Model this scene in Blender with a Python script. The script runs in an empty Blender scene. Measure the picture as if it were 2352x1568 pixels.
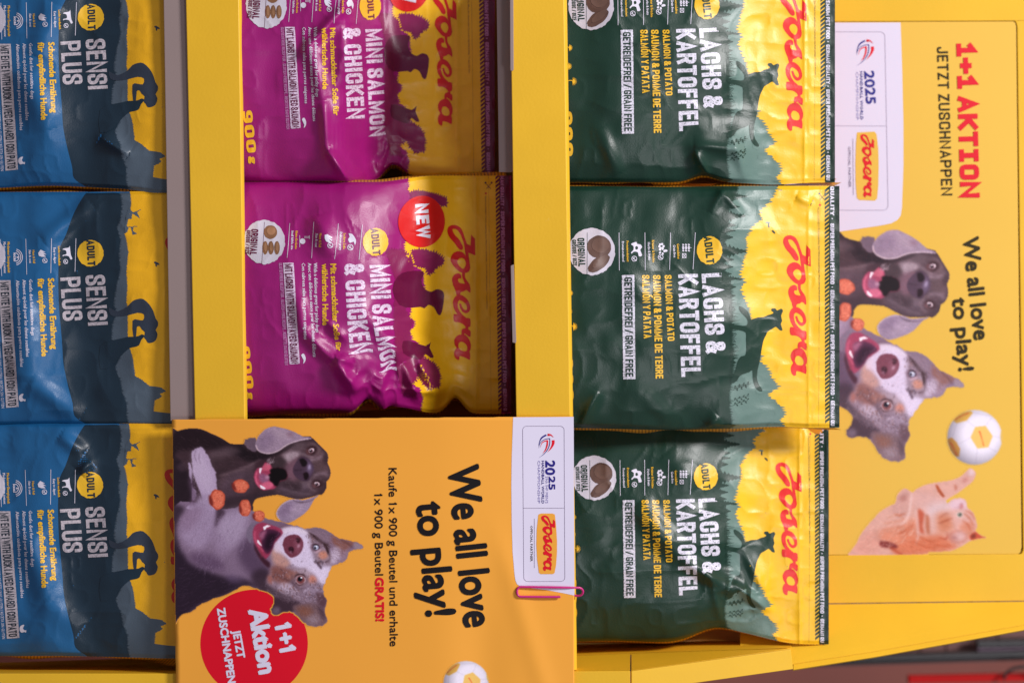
import bpy, bmesh, math, random
import numpy as np
from mathutils import Vector, Matrix
from mathutils.geometry import tessellate_polygon
random.seed(7)
SC = bpy.context.scene
COL = SC.collection
# ------------------------------------------------------------------ camera, light, exposure
S, D = 0.00034, 1.5            # metres per photo unit on the front plane; camera distance
cam = bpy.data.cameras.new('camera'); cam_o = bpy.data.objects.new('camera', cam); COL.objects.link(cam_o)
cam_o.matrix_world = Matrix(((0, -1, 0, 0), (0, 0, -1, -D), (1, 0, 0, 0), (0, 0, 0, 1)))   # turned on its side
cam.sensor_width = 36; cam.lens = 36 * D / (2352 * S); cam.clip_start = 0.05; cam.clip_end = 60
cam.dof.use_dof = True; cam.dof.focus_distance = D + 0.012; cam.dof.aperture_fstop = 3.2
SC.camera = cam_o
w = bpy.data.worlds.new('World'); SC.world = w; w.use_nodes = True
w.node_tree.nodes['Background'].inputs[0].default_value = (0.92, 0.90, 1.0, 1)
w.node_tree.nodes['Background'].inputs[1].default_value = 0.24
def area(name, loc, target, size, power, color, sy=None):
    l = bpy.data.lights.new(name, 'AREA'); l.size = size; l.energy = power; l.color = color
    if sy: l.shape = 'RECTANGLE'; l.size_y = sy
    o = bpy.data.objects.new(name, l); COL.objects.link(o); o.location = loc
    o.rotation_euler = (Vector(target) - Vector(loc)).to_track_quat('-Z', 'Y').to_euler()
    return o
area('ceiling_lamp', (-1.15, -1.5, 2.15), (0, 0, 0), 0.42, 88, (1.0, 0.96, 0.96), 0.6)
area('ceiling_lamp', (0.9, -2.6, 1.4), (0, 0, 0), 0.45, 16, (0.98, 0.95, 1.0), 0.45)
SC.view_settings.view_transform = 'Standard'; SC.view_settings.look = 'None'
SC.view_settings.exposure = 0.0; SC.view_settings.gamma = 1.0

# ------------------------------------------------------------------ helpers
def s2l(c):
    c = np.asarray(c, float) / 255.0
    return np.where(c <= 0.04045, c / 12.92, ((c + 0.055) / 1.055) ** 2.4)
def P(X, Y, d):
    """photo position at real depth d -> metres"""
    k = S * (D + d) / D
    return ((Y - 784) * k, d, (X - 1176) * k)
MATS = {}
def mat(name, rgb, rough=0.45, noise=0.05, nscale=30.0, spec=0.5, bump=0.0, bscale=400.0, coat=0.0, metal=0.0, wear=None, wear_amt=0.5, uvn=False, stripes=None, scuff=0):
    if name in MATS: return MATS[name]
    m = bpy.data.materials.new(name); m.use_nodes = True; nt = m.node_tree; b = nt.nodes['Principled BSDF']
    N = nt.nodes.new; L = nt.links.new
    b.inputs['Roughness'].default_value = rough; b.inputs['Specular IOR Level'].default_value = spec
    b.inputs['Coat Weight'].default_value = coat; b.inputs['Coat Roughness'].default_value = 0.25; b.inputs['Metallic'].default_value = metal
    lin = s2l(rgb)
    tc = N('ShaderNodeTexCoord'); src = tc.outputs['Object']
    if wear or uvn or stripes:
        uv = N('ShaderNodeUVMap'); uv.uv_map = 'art'; src = uv.outputs[0]
    nz = N('ShaderNodeTexNoise'); nz.inputs['Scale'].default_value = nscale if not (wear or uvn or stripes) else 2.0; nz.inputs['Detail'].default_value = 5
    L(src, nz.inputs['Vector'])
    mx = N('ShaderNodeMix'); mx.data_type = 'RGBA'
    mx.inputs[6].default_value = (*[float(max(0, x * (1 - noise * 2))) for x in lin], 1); mx.inputs[7].default_value = (*[float(min(1, x * (1 + noise * 2))) for x in lin], 1)
    L(nz.outputs[0], mx.inputs[0]); out = mx.outputs[2]
    if wear:
        n2 = N('ShaderNodeTexNoise'); n2.inputs['Scale'].default_value = 22; n2.inputs['Detail'].default_value = 6; n2.inputs['Roughness'].default_value = 0.7
        L(src, n2.inputs['Vector'])
        rp = N('ShaderNodeMapRange'); rp.inputs[1].default_value = 0.51; rp.inputs[2].default_value = 0.58; rp.inputs[3].default_value = 0; rp.inputs[4].default_value = wear_amt
        L(n2.outputs[0], rp.inputs[0]); m2 = N('ShaderNodeMix'); m2.data_type = 'RGBA'; m2.inputs[7].default_value = (*[float(x) for x in s2l(wear)], 1)
        L(rp.outputs[0], m2.inputs[0]); L(out, m2.inputs[6]); out = m2.outputs[2]
    if stripes:
        sp = N('ShaderNodeSeparateXYZ'); L(src, sp.inputs[0])
        a = N('ShaderNodeMath'); a.operation = 'MULTIPLY'; a.inputs[1].default_value = 13.0; L(sp.outputs[0], a.inputs[0])
        f = N('ShaderNodeMath'); f.operation = 'FRACT'; L(a.outputs[0], f.inputs[0])
        g = N('ShaderNodeMath'); g.operation = 'GREATER_THAN'; g.inputs[1].default_value = 0.55; L(f.outputs[0], g.inputs[0])
        m2 = N('ShaderNodeMix'); m2.data_type = 'RGBA'; m2.inputs[7].default_value = (*[float(x) for x in s2l(stripes)], 1)
        L(g.outputs[0], m2.inputs[0]); L(out, m2.inputs[6]); out = m2.outputs[2]
    L(out, b.inputs['Base Color'])
    if scuff:
        n4 = N('ShaderNodeTexNoise'); n4.inputs['Scale'].default_value = 130; n4.inputs['Detail'].default_value = 8; n4.inputs['Roughness'].default_value = .75; L(src, n4.inputs['Vector'])
        r4 = N('ShaderNodeMapRange'); r4.inputs[1].default_value = .66; r4.inputs[2].default_value = .74; r4.inputs[4].default_value = scuff; L(n4.outputs[0], r4.inputs[0])
        m4 = N('ShaderNodeMix'); m4.data_type = 'RGBA'; m4.inputs[7].default_value = (.72, .60, .36, 1); L(r4.outputs[0], m4.inputs[0]); L(out, m4.inputs[6]); out = m4.outputs[2]; L(out, b.inputs['Base Color'])
        n5 = N('ShaderNodeTexNoise'); n5.inputs['Scale'].default_value = 5; n5.inputs['Detail'].default_value = 3; L(src, n5.inputs['Vector'])
        r5 = N('ShaderNodeMapRange'); r5.inputs[1].default_value = .3; r5.inputs[2].default_value = .7; r5.inputs[3].default_value = rough - .1; r5.inputs[4].default_value = rough + .1; L(n5.outputs[0], r5.inputs[0]); L(r5.outputs[0], b.inputs['Roughness'])
    if bump:
        n3 = N('ShaderNodeTexNoise'); n3.inputs['Scale'].default_value = bscale; n3.inputs['Detail'].default_value = 3
        L(tc.outputs['Object'], n3.inputs['Vector']); bp = N('ShaderNodeBump'); bp.inputs['Strength'].default_value = bump; bp.inputs['Distance'].default_value = 0.001
        L(n3.outputs[0], bp.inputs['Height']); L(bp.outputs[0], b.inputs['Normal'])
    MATS[name] = m; return m
def vc_mat(name, rough):
    m = bpy.data.materials.new(name); m.use_nodes = True; nt = m.node_tree; b = nt.nodes['Principled BSDF']
    a = nt.nodes.new('ShaderNodeAttribute'); a.attribute_name = 'ink'; tc = nt.nodes.new('ShaderNodeTexCoord')
    n = nt.nodes.new('ShaderNodeTexNoise'); n.inputs['Scale'].default_value = 900; nt.links.new(tc.outputs['Object'], n.inputs['Vector'])
    mr = nt.nodes.new('ShaderNodeMapRange'); mr.inputs[3].default_value = 0.92; mr.inputs[4].default_value = 1.08; nt.links.new(n.outputs[0], mr.inputs[0])
    mm = nt.nodes.new('ShaderNodeMix'); mm.data_type = 'RGBA'; mm.blend_type = 'MULTIPLY'; mm.inputs[0].default_value = 1
    nt.links.new(a.outputs['Color'], mm.inputs[6]); nt.links.new(mr.outputs[0], mm.inputs[7]); nt.links.new(mm.outputs[2], b.inputs['Base Color'])
    b.inputs['Roughness'].default_value = rough; b.inputs['Specular IOR Level'].default_value = 0.2
    MATS[name] = m; return m
def empty(name, loc, label=None, cat=None, group=None, kind=None):
    o = bpy.data.objects.new(name, None); COL.objects.link(o); o.location = loc; o.empty_display_size = 0.02
    return tag(o, label, cat, group, kind)
def tag(o, label=None, cat=None, group=None, kind=None):
    if label: o['label'] = label
    if cat: o['category'] = cat
    if group: o['group'] = group
    if kind: o['kind'] = kind
    return o
def link_mesh(name, me, parent=None):
    o = bpy.data.objects.new(name, me); COL.objects.link(o)
    if parent:
        o.parent = parent; o.matrix_parent_inverse = Matrix.Translation(parent.location).inverted() if parent.type == 'EMPTY' else Matrix()
    return o
def curve_mesh(name, cu):
    o = bpy.data.objects.new('c', cu); me = bpy.data.meshes.new_from_object(o); bpy.data.objects.remove(o); me.name = name
    for p in me.polygons: p.use_smooth = True
    return link_mesh(name, me)
def simple_mesh(name, verts, faces, material, parent=None, smooth=False, bevel=0):
    bm = bmesh.new(); vs = [bm.verts.new(v) for v in verts]
    for f in faces:
        try: bm.faces.new([vs[i] for i in f])
        except ValueError: pass
    bmesh.ops.recalc_face_normals(bm, faces=bm.faces)
    if bevel: bmesh.ops.bevel(bm, geom=list(bm.edges), offset=bevel, segments=2, affect='EDGES', profile=0.6)
    me = bpy.data.meshes.new(name); bm.to_mesh(me); bm.free(); me.materials.append(material)
    if smooth:
        for p in me.polygons: p.use_smooth = True
    return link_mesh(name, me, parent)
def slab(name, pts, d_front, thick, material, parent=None, bevel=0.0004):
    """board whose outline is given on the photo plane; d_front may be one depth or one per corner"""
    n = len(pts); df = d_front if isinstance(d_front, (list, tuple)) else [d_front] * n
    a = [P(x, y, d) for (x, y), d in zip(pts, df)]
    b = [(q[0], q[1] + thick, q[2]) for q in a]
    fs = [list(range(n)), list(range(2 * n - 1, n - 1, -1))] + [[i, (i + 1) % n, n + (i + 1) % n, n + i] for i in range(n)]
    return simple_mesh(name, a + b, fs, material, parent, bevel=bevel)

# value noise --------------------------------------------------------
def vnoise(x, y, seed=0):
    r = np.random.RandomState(seed).rand(64, 64)
    xi = np.floor(x).astype(int); yi = np.floor(y).astype(int); fx = x - xi; fy = y - yi
    fx = fx * fx * fx * (fx * (fx * 6 - 15) + 10); fy = fy * fy * fy * (fy * (fy * 6 - 15) + 10)
    g = lambda i, j: r[(xi + i) % 64, (yi + j) % 64]
    return (g(0, 0) * (1 - fx) * (1 - fy) + g(1, 0) * fx * (1 - fy) + g(0, 1) * (1 - fx) * fy + g(1, 1) * fx * fy) * 2 - 1
def sst(a, b, x):
    t = np.clip((x - a) / (b - a), 0, 1); return t * t * (3 - 2 * t)

# ------------------------------------------------------------------ flat artwork -> draped print
def smooth_pts(pts, k=4, closed=True):
    p = np.array(pts, float); n = len(p); out = []
    rng = range(n if closed else n - 1)
    for i in rng:
        if closed: a, b, c, d = p[(i - 1) % n], p[i], p[(i + 1) % n], p[(i + 2) % n]
        else: a, b, c, d = p[max(i - 1, 0)], p[i], p[i + 1], p[min(i + 2, n - 1)]
        for j in range(k):
            t = j / k
            out.append(0.5 * ((2 * b) + (-a + c) * t + (2 * a - 5 * b + 4 * c - d) * t * t + (-a + 3 * b - 3 * c + d) * t ** 3))
    if not closed: out.append(p[-1])
    return np.array(out)
_tc = {}
def font_tris(s, res):
    key = (s, res)
    if key not in _tc:
        c = bpy.data.curves.new('t', 'FONT'); c.body = s; c.resolution_u = res; c.fill_mode = 'FRONT'
        o = bpy.data.objects.new('t', c); me = bpy.data.meshes.new_from_object(o)
        me.calc_loop_triangles()
        v = np.array([q.co[:2] for q in me.vertices], float).reshape(-1, 2); f = [tuple(t.vertices) for t in me.loop_triangles]
        bpy.data.objects.remove(o); bpy.data.curves.remove(c); bpy.data.meshes.remove(me)
        _tc[key] = (v, f)
    return _tc[key]
# condensed poster capitals, drawn as strokes in a unit box: (width, [(rounded, points)...])
G = {
 'A': (1.05, [(0, [(0, 0), (.5, 1), (1, 0)]), (0, [(.2, .28), (.8, .28)])]),
 'B': (1, [(2, [(0, .5), (0, 1), (.93, 1), (.93, .53), (0, .53)]), (2, [(0, .53), (1, .53), (1, 0), (0, 0), (0, .53)])]),
 'C': (1, [(1, [(1, .68), (1, 1), (0, 1), (0, 0), (1, 0), (1, .32)])]),
 'D': (1, [(2, [(0, .5), (0, 1), (1, 1), (1, 0), (0, 0), (0, .5)])]),
 'E': (.85, [(0, [(1, 1), (0, 1), (0, 0), (1, 0)]), (0, [(0, .53), (.85, .53)])]),
 'F': (.85, [(0, [(1, 1), (0, 1), (0, 0)]), (0, [(0, .53), (.85, .53)])]),
 'G': (1, [(1, [(1, .8), (1, 1), (0, 1), (0, 0), (1, 0), (1, .3)]), (0, [(1, .2), (1, .42), (.62, .42)])]),
 'H': (1, [(0, [(0, 0), (0, 1)]), (0, [(1, 0), (1, 1)]), (0, [(0, .52), (1, .52)])]),
 'I': (0.02, [(0, [(0, 0), (0, 1)])]),
 'J': (.8, [(1, [(1, 1), (1, 0), (0, 0), (0, .28)])]),
 'K': (1.05, [(0, [(0, 0), (0, 1)]), (0, [(1, 1), (.08, .42)]), (0, [(.3, .58), (1, 0)])]),
 'L': (.8, [(0, [(0, 1), (0, 0), (1, 0)])]),
 'M': (1.45, [(0, [(0, 0), (0, 1), (.5, .15), (1, 1), (1, 0)])]),
 'N': (1.1, [(0, [(0, 0), (0, 1), (1, 0), (1, 1)])]),
 'O': (1, [(1, [(0, .5), (0, 1), (1, 1), (1, 0), (0, 0), (0, .5)])]),
 'P': (1, [(2, [(0, 0), (0, 1), (1, 1), (1, .45), (0, .45)])]),
 'Q': (1, [(1, [(0, .5), (0, 1), (1, 1), (1, 0), (0, 0), (0, .5)]), (0, [(.6, .25), (1, -.05)])]),
 'R': (1, [(2, [(0, 0), (0, 1), (1, 1), (1, .5), (0, .5)]), (0, [(.6, .48), (1, 0)])]),
 'S': (1, [(1, [(1, .72), (1, 1), (0, 1), (0, .58), (1, .42), (1, 0), (0, 0), (0, .28)])]),
 'T': (.95, [(0, [(0, 1), (1, 1)]), (0, [(.5, 1), (.5, 0)])]),
 'U': (1, [(1, [(0, 1), (0, 0), (1, 0), (1, 1)])]),
 'V': (1.05, [(0, [(0, 1), (.5, 0), (1, 1)])]),
 'W': (1.6, [(0, [(0, 1), (.25, 0), (.5, .9), (.75, 0), (1, 1)])]),
 'X': (1.05, [(0, [(0, 0), (1, 1)]), (0, [(0, 1), (1, 0)])]),
 'Y': (1.05, [(0, [(0, 1), (.5, .45), (1, 1)]), (0, [(.5, .5), (.5, 0)])]),
 'Z': (.9, [(0, [(0, 1), (1, 1), (0, 0), (1, 0)])]),
 '&': (1.15, [(1, [(1, 0), (.12, .72), (.12, 1), (.75, 1), (.75, .68), (0, .42), (0, 0), (.68, 0), (1, .42)])]),
 '0': (1, [(1, [(0, .5), (0, 1), (1, 1), (1, 0), (0, 0), (0, .5)])]),
 '1': (.7, [(0, [(0, .78), (.6, 1), (.6, 0)]), (0, [(.0, 0), (1.1, 0)])]),
 '2': (1, [(1, [(0, .72), (0, 1), (1, 1), (1, .55), (0, 0), (1.02, 0)])]),
 '5': (1, [(0, [(1, 1), (0, 1), (0, .55)]), (1, [(0, .55), (1, .6), (1, 0), (0, 0), (0, .25)])]),
 '9': (1, [(1, [(1, .4), (0, .4), (0, 1), (1, 1), (1, .0), (.05, 0)])]),
 '+': (1.1, [(0, [(.0, .45), (1, .45)]), (0, [(.5, .22), (.5, .68)])]), 'i': (.9, [(0, [(.5, 0), (.5, 1)]), (0, [(.1, 0), (.9, 0)]), (0, [(.1, 1), (.9, 1)])]),
 '/': (.8, [(0, [(0, -.05), (1, 1.05)])]), '|': (.02, [(0, [(0, 0), (0, 1)])]),
 '.': (.05, [(0, [(0, 0), (0, .04)])]), '-': (.5, [(0, [(0, .45), (1, .45)])]),
 '*': (.1, [(0, [(0, .4), (0, .6)])]),
}
def round_path(pts, r, minx=None):
    out = [pts[0]]
    for i in range(1, len(pts) - 1):
        if minx is not None and pts[i][0] < minx: out.append(pts[i]); continue
        a, b, c = map(np.array, (pts[i - 1], pts[i], pts[i + 1]))
        la, lc = np.linalg.norm(a - b), np.linalg.norm(c - b); q = min(r, la * .5, lc * .5)
        p0 = b + (a - b) / la * q; p1 = b + (c - b) / lc * q
        for t in (0, .25, .5, .75, 1): out.append(tuple((1 - t) ** 2 * p0 + 2 * t * (1 - t) * b + t * t * p1))
    out.append(pts[-1]); return out
def ribbon(pts, width, taper=None):
    """stroke -> quads with mitred joints"""
    p = np.array(pts, float)
    keep = [0] + [i for i in range(1, len(p)) if np.linalg.norm(p[i] - p[i - 1]) > 1e-6]; p = p[keep]
    wd = np.full(len(p), float(width)) if np.isscalar(width) else np.array(width, float)[keep]
    n = len(p); L = []; R = []
    closed = n > 3 and np.linalg.norm(p[0] - p[-1]) < 1e-6
    for i in range(n):
        if closed and i in (0, n - 1): a, b = p[1] - p[0], p[-1] - p[-2]
        else: a = p[min(i + 1, n - 1)] - p[min(i, n - 2)]; b = p[max(i, 1)] - p[max(i - 1, 0)]
        a = a / np.linalg.norm(a); b = b / np.linalg.norm(b); t = a + b
        if np.linalg.norm(t) < 1e-4: t = a
        t = t / np.linalg.norm(t); nn = np.array((-t[1], t[0])); c = max(0.45, float(nn @ np.array((-a[1], a[0]))))
        L.append(p[i] + nn * wd[i] / 2 / c); R.append(p[i] - nn * wd[i] / 2 / c)
    return np.array(L + R), [(i, i + 1, n + i + 1, n + i) for i in range(n - 1)]
LOGO = {  # brush script, (along the word, up)
 'poly': [
  ([(175, 318), (215, 348), (385, 348), (362, 300), (352, 268), (265, 262), (292, 312), (262, 312)], []),
  ([(345, 190), (360, 140), (400, 112), (450, 110), (510, 145), (560, 195), (572, 240), (560, 278), (520, 294), (480, 286), (440, 268), (400, 252), (366, 232)], [(415, 210), (430, 180), (460, 170), (500, 190), (530, 225), (505, 248), (470, 256), (430, 240)]),
  ([(600, 200), (582, 180), (595, 140), (640, 117), (700, 125), (760, 148), (812, 160), (812, 185), (780, 192), (770, 225), (755, 250), (765, 270), (782, 290), (705, 285), (660, 258), (620, 238), (568, 240), (570, 218), (630, 222), (690, 245), (692, 215), (680, 180), (650, 168), (628, 180), (632, 200)], []),
  ([(1020, 126), (1035, 185), (1062, 240), (1072, 282), (1150, 280), (1150, 262), (1185, 262), (1200, 282), (1258, 278), (1240, 250), (1222, 222), (1250, 212), (1245, 200), (1205, 198), (1180, 210), (1170, 240), (1145, 235), (1115, 205), (1100, 160), (1093, 126)], []),
  ([(1245, 180), (1245, 230), (1290, 265), (1350, 282), (1400, 275), (1420, 262), (1435, 271), (1505, 268), (1490, 235), (1475, 185), (1480, 165), (1520, 160), (1518, 140), (1490, 122), (1440, 118), (1405, 137), (1390, 147), (1360, 130), (1310, 122), (1265, 145)], [(1320, 200), (1330, 170), (1370, 160), (1410, 180), (1420, 225), (1400, 248), (1350, 240)])],
 'stroke': [
  [(325, 222, 10), (300, 206, 42), (235, 170, 52), (180, 125, 50), (125, 104, 46), (90, 112, 36), (80, 150, 34), (100, 190, 32), (150, 220, 24), (200, 236, 20), (260, 254, 20), (340, 264, 22), (420, 274, 20), (500, 286, 14)],
  [(905, 186, 12), (960, 204, 16), (992, 238, 24), (968, 270, 24), (910, 264, 28), (860, 228, 42), (838, 180, 50), (872, 145, 42), (930, 142, 36), (985, 160, 30), (1030, 192, 26), (1065, 232, 22)]]}
class Art:
    """flat print: parts of polygons on the photo plane, later cut on a grid and laid over a surface"""
    def __init__(self, ox=0, oy=0, sc=1): self.o = (ox, oy, sc); self.parts = {}; self.cur = None; self.z = 1
    def part(self, name): self.cur = self.parts.setdefault(name, {'v': [], 'f': [], 'm': []}); return self
    def xy(self, p): ox, oy, sc = self.o; return np.stack([ox + np.asarray(p, float)[..., 0] * sc, oy + np.asarray(p, float)[..., 1] * sc], -1)
    def raw(self, v, faces, m, z=None):
        """v already on the photo plane"""
        c = self.cur; b = len(c['v']); z = self.z if z is None else z
        for q in v: c['v'].append((q[0], q[1], z))
        for f in faces:
            a = [v[i] for i in f]; ar = 0
            for i in range(len(a)): ar += a[i][0] * a[(i + 1) % len(a)][1] - a[(i + 1) % len(a)][0] * a[i][1]
            if abs(ar) < 1e-7: continue
            ids = [b + i for i in f]
            if ar > 0: ids.reverse()
            c['f'].append(ids); c['m'].append(m)
    def poly(self, pts, m, holes=(), smooth=0, z=None, planar=False):
        if smooth: pts = smooth_pts(pts, smooth)
        pts = np.asarray(pts, float) if planar else self.xy(pts)
        hs = [np.asarray(h, float) if planar else self.xy(smooth_pts(h, smooth) if smooth else h) for h in holes]
        loops = [[Vector((q[0], q[1], 0)) for q in l] for l in [pts] + hs]
        tris = tessellate_polygon(loops); allp = np.concatenate([pts] + hs) if hs else pts
        self.raw(allp, tris, m, z)
    def stroke(self, pts, width, m, smooth=0, z=None, planar=False, closed=False):
        if closed: pts = list(pts) + [pts[0]]
        if smooth:
            if np.isscalar(width): pts = smooth_pts(pts, smooth, False)
            else:
                q = smooth_pts([(a[0], a[1], b) for a, b in zip(pts, width)], smooth, False); pts, width = q[:, :2], q[:, 2]
        sc = 1 if planar else self.o[2]
        p = np.asarray(pts, float) if planar else self.xy(pts)
        v, f = ribbon(p, np.asarray(width) * sc if not np.isscalar(width) else width * sc); self.raw(v, f, m, z)
    def ell(self, cx, cy, rx, ry, m, n=40, rough=0, rot=0, z=None, seed=1):
        R = random.Random(seed); pts = []
        for i in range(n):
            a = 2 * math.pi * i / n; k = 1 + (R.random() - .5) * rough * 2
            x, y = rx * k * math.cos(a), ry * k * math.sin(a)
            pts.append((cx + x * math.cos(rot) - y * math.sin(rot), cy + x * math.sin(rot) + y * math.cos(rot)))
        self.poly(pts, m, z=z)
    def frame(self, p0, p1):
        a, b = self.xy(p0), self.xy(p1); L = np.linalg.norm(b - a); e = (b - a) / L; return a, L, e, np.array((e[1], -e[0]))
    def text(self, s, p0, p1, h, m, bold=0.0, res=2, z=None, copies=5):
        a, L, e, n = self.frame(p0, p1); h = h * self.o[2]; v, f = font_tris(s, res)
        if not len(v): return
        x0, x1 = v[:, 0].min(), v[:, 0].max(); k = L / (x1 - x0); ky = h / 0.70
        sh = [(0, 0)] if bold == 0 else [(math.cos(t) * bold, math.sin(t) * bold) for t in [2 * math.pi * i / copies + .4 for i in range(copies)]] + [(0, 0)]
        for i, (dx, dy) in enumerate(sh):
            q = a + np.outer((v[:, 0] - x0) * k + dx * h, e) + np.outer(v[:, 1] * ky + dy * h, n)
            self.raw(q, f, m, (self.z if z is None else z) + i * 0.06)
        for i, ch in enumerate(s):   # the numeral 1 gets its flag
            if ch == '1':
                xr = font_tris(s[:i + 1], res)[0][:, 0].max() - x0; t_ = .075 + bold * 1.6
                fl, ff = ribbon([(xr * k - .02, .655), (xr * k - .24 - bold, .50)], t_)
                self.raw(a + np.outer(xr * k + (fl[:, 0] - xr * k) * h, e) + np.outer(fl[:, 1] * ky, n), ff, m, (self.z if z is None else z) + .5)
    def caps(self, s, p0, p1, h, m, t=0.17, z=None, slant=0, gap=None, wbase=0.36):
        """condensed stroke capitals spanning p0..p1 exactly"""
        a, L, e, n = self.frame(p0, p1); h = h * self.o[2]; x = 0; gl = []
        gap = t * 1.45 if gap is None else gap
        for ch in s:
            dots = None
            if ch in 'ÖÜÄ': dots, ch = 2, {'Ö': 'O', 'Ü': 'U', 'Ä': 'A'}[ch]
            if ch == 'Ó': dots, ch = 1, 'O'
            if ch == ' ': x += wbase * 0.62; continue
            wd, st = G[ch]; wd *= wbase; gl.append((x, wd, st, dots)); x += wd + gap
        tot = x - gap + t; k = L / tot; i = 0
        for gx, wd, st, dots in gl:
            ss = [([(gx + t / 2 + px * wd, t / 2 + py * (1 - t)) for px, py in (pp if not r else round_path([(u, v) for u, v in pp], .5))] if not r else
                   round_path([(gx + t / 2 + px * wd, t / 2 + py * (1 - t)) for px, py in pp], .17, gx + t / 2 + .3 * wd if r == 2 else None)) for r, pp in st]
            if dots == 2: ss += [[(gx + t / 2, 1.12), (gx + t / 2, 1.26)], [(gx + t / 2 + wd, 1.12), (gx + t / 2 + wd, 1.26)]]
            if dots == 1: ss += [[(gx + t / 2 + wd * .3, 1.1), (gx + t / 2 + wd * .9, 1.3)]]
            for path in ss:
                # square the free ends so that strokes reach the cap line
                q = [list(c) for c in path]
                def ext(c, d):
                    v = np.array(c) - np.array(d); v = v / max(1e-6, np.linalg.norm(v)); return [c[0] + v[0] * t / 2, c[1] + v[1] * t / 2]
                if np.linalg.norm(np.array(q[0]) - np.array(q[-1])) > 1e-6:
                    q[0] = ext(q[0], q[1]); q[-1] = ext(q[-1], q[-2])
                v, f = ribbon(q, t)
                v = a + np.outer((v[:, 0] + v[:, 1] * slant) * k, e) + np.outer(v[:, 1] * h, n)
                self.raw(v, f, m, (self.z if z is None else z) + (i % 3) * 0.06); i += 1
    def logo(self, p0, p1, h, m, z=None, fat=9):
        a, L, e, n = self.frame(p0, p1); h = h * self.o[2]; z = self.z if z is None else z
        T = lambda q: a + np.outer((np.asarray(q, float)[:, 0] - 65) / 1455 * L, e) + np.outer((np.asarray(q, float)[:, 1] - 75) / 275 * h, n)
        for i, (o, hole) in enumerate(LOGO['poly']):
            sm = 0 if i in (0,) else 2
            o2 = smooth_pts(o, sm) if sm else np.array(o, float); hs = [T(smooth_pts(hole, 3))] if hole else []
            self.poly(T(o2), m, holes=hs, z=z + .06 * (i % 2), planar=True)
            oc = np.concatenate([o2, o2[:1]]); v, f = ribbon(oc, fat); self.raw(T(v), f, m, z + .2)
        for i, st in enumerate(LOGO['stroke']):
            q = smooth_pts(st, 4, False); v, f = ribbon(q[:, :2], q[:, 2] + fat); self.raw(T(v), f, m, z + .12)
    def finish(self, step, clip=None, only=None):
        """cut every part on the grid lines so that it can follow a curved surface"""
        out = {}
        for name, c in self.parts.items():
            V = np.array(c['v'], float)
            if step and (only is None or name in only):
                bm = bmesh.new(); vs = [bm.verts.new(q) for q in c['v']]; ly = None
                for f, m in zip(c['f'], c['m']):
                    try: fc = bm.faces.new([vs[i] for i in f]); fc.material_index = m
                    except ValueError: pass
                for ax in (0, 1):
                    lo, hi = V[:, ax].min(), V[:, ax].max(); k = math.floor(lo / step) + 1
                    while k * step < hi:
                        co = [0, 0, 0]; no = [0, 0, 0]; co[ax] = k * step + .0007; no[ax] = 1
                        bmesh.ops.bisect_plane(bm, geom=bm.verts[:] + bm.edges[:] + bm.faces[:], dist=1e-5, plane_co=co, plane_no=no); k += 1
                if clip:
                    for ax, val, sg in ((0, clip[0], -1), (0, clip[1], 1), (1, clip[2], -1), (1, clip[3], 1)):
                        co = [0, 0, 0]; no = [0, 0, 0]; co[ax] = val; no[ax] = sg
                        bmesh.ops.bisect_plane(bm, geom=bm.verts[:] + bm.edges[:] + bm.faces[:], dist=1e-5, plane_co=co, plane_no=no, clear_outer=True)
                bmesh.ops.triangulate(bm, faces=bm.faces)
                bm.verts.ensure_lookup_table(); bm.verts.index_update()
                v = np.array([q.co[:] for q in bm.verts], float); f = [[q.index for q in fc.verts] for fc in bm.faces]; mi = [fc.material_index for fc in bm.faces]; bm.free()
            else: v, f, mi = V, c['f'], c['m']
            out[name] = (v, f, mi)
        return out
LAYER = 0.00017
def drape(name, data, mats, surf, parent, lift=0.0, hook=None):
    name = name.split('#')[0]
    """lay one flat part over surf(X, Y) -> (points, normals)"""
    v, f, mi = data
    if not len(f): return None
    pts, nor = surf(v[:, 0], v[:, 1]); pts = pts + nor * (v[:, 2:3] * LAYER + lift)
    me = bpy.data.meshes.new(name); me.from_pydata(pts.tolist(), [], f)
    used = sorted(set(mi)); 
    for u in used: me.materials.append(mats[u])
    lut = {u: i for i, u in enumerate(used)}
    me.polygons.foreach_set('material_index', [lut[q] for q in mi]); me.polygons.foreach_set('use_smooth', [True] * len(f))
    uv = me.uv_layers.new(name='art'); li = np.empty(len(me.loops), np.int32); me.loops.foreach_get('vertex_index', li)
    uv.data.foreach_set('uv', (v[li, :2] / 100.0).astype(np.float32).ravel())
    me.normals_split_custom_set_from_vertices(nor.tolist())
    me.update(); return link_mesh(name, me, parent)
def grid_data(X0, X1, Y0, Y1, step, m=0, keep=None, z=0):
    xs = [X0] + [k * step for k in range(math.floor(X0 / step) + 1, math.ceil(X1 / step)) if X0 < k * step < X1] + [X1]
    ys = [Y0] + [k * step for k in range(math.floor(Y0 / step) + 1, math.ceil(Y1 / step)) if Y0 < k * step < Y1] + [Y1]
    gx, gy = np.meshgrid(xs, ys, indexing='ij'); v = np.stack([gx.ravel(), gy.ravel(), np.full(gx.size, z)], -1); ny = len(ys)
    f = [[i * ny + j, i * ny + j + 1, (i + 1) * ny + j + 1, (i + 1) * ny + j] for i in range(len(xs) - 1) for j in range(ny - 1)]
    f = [q[:] for q in f]
    return v, [list(q) for q in f], [m] * len(f)
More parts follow.
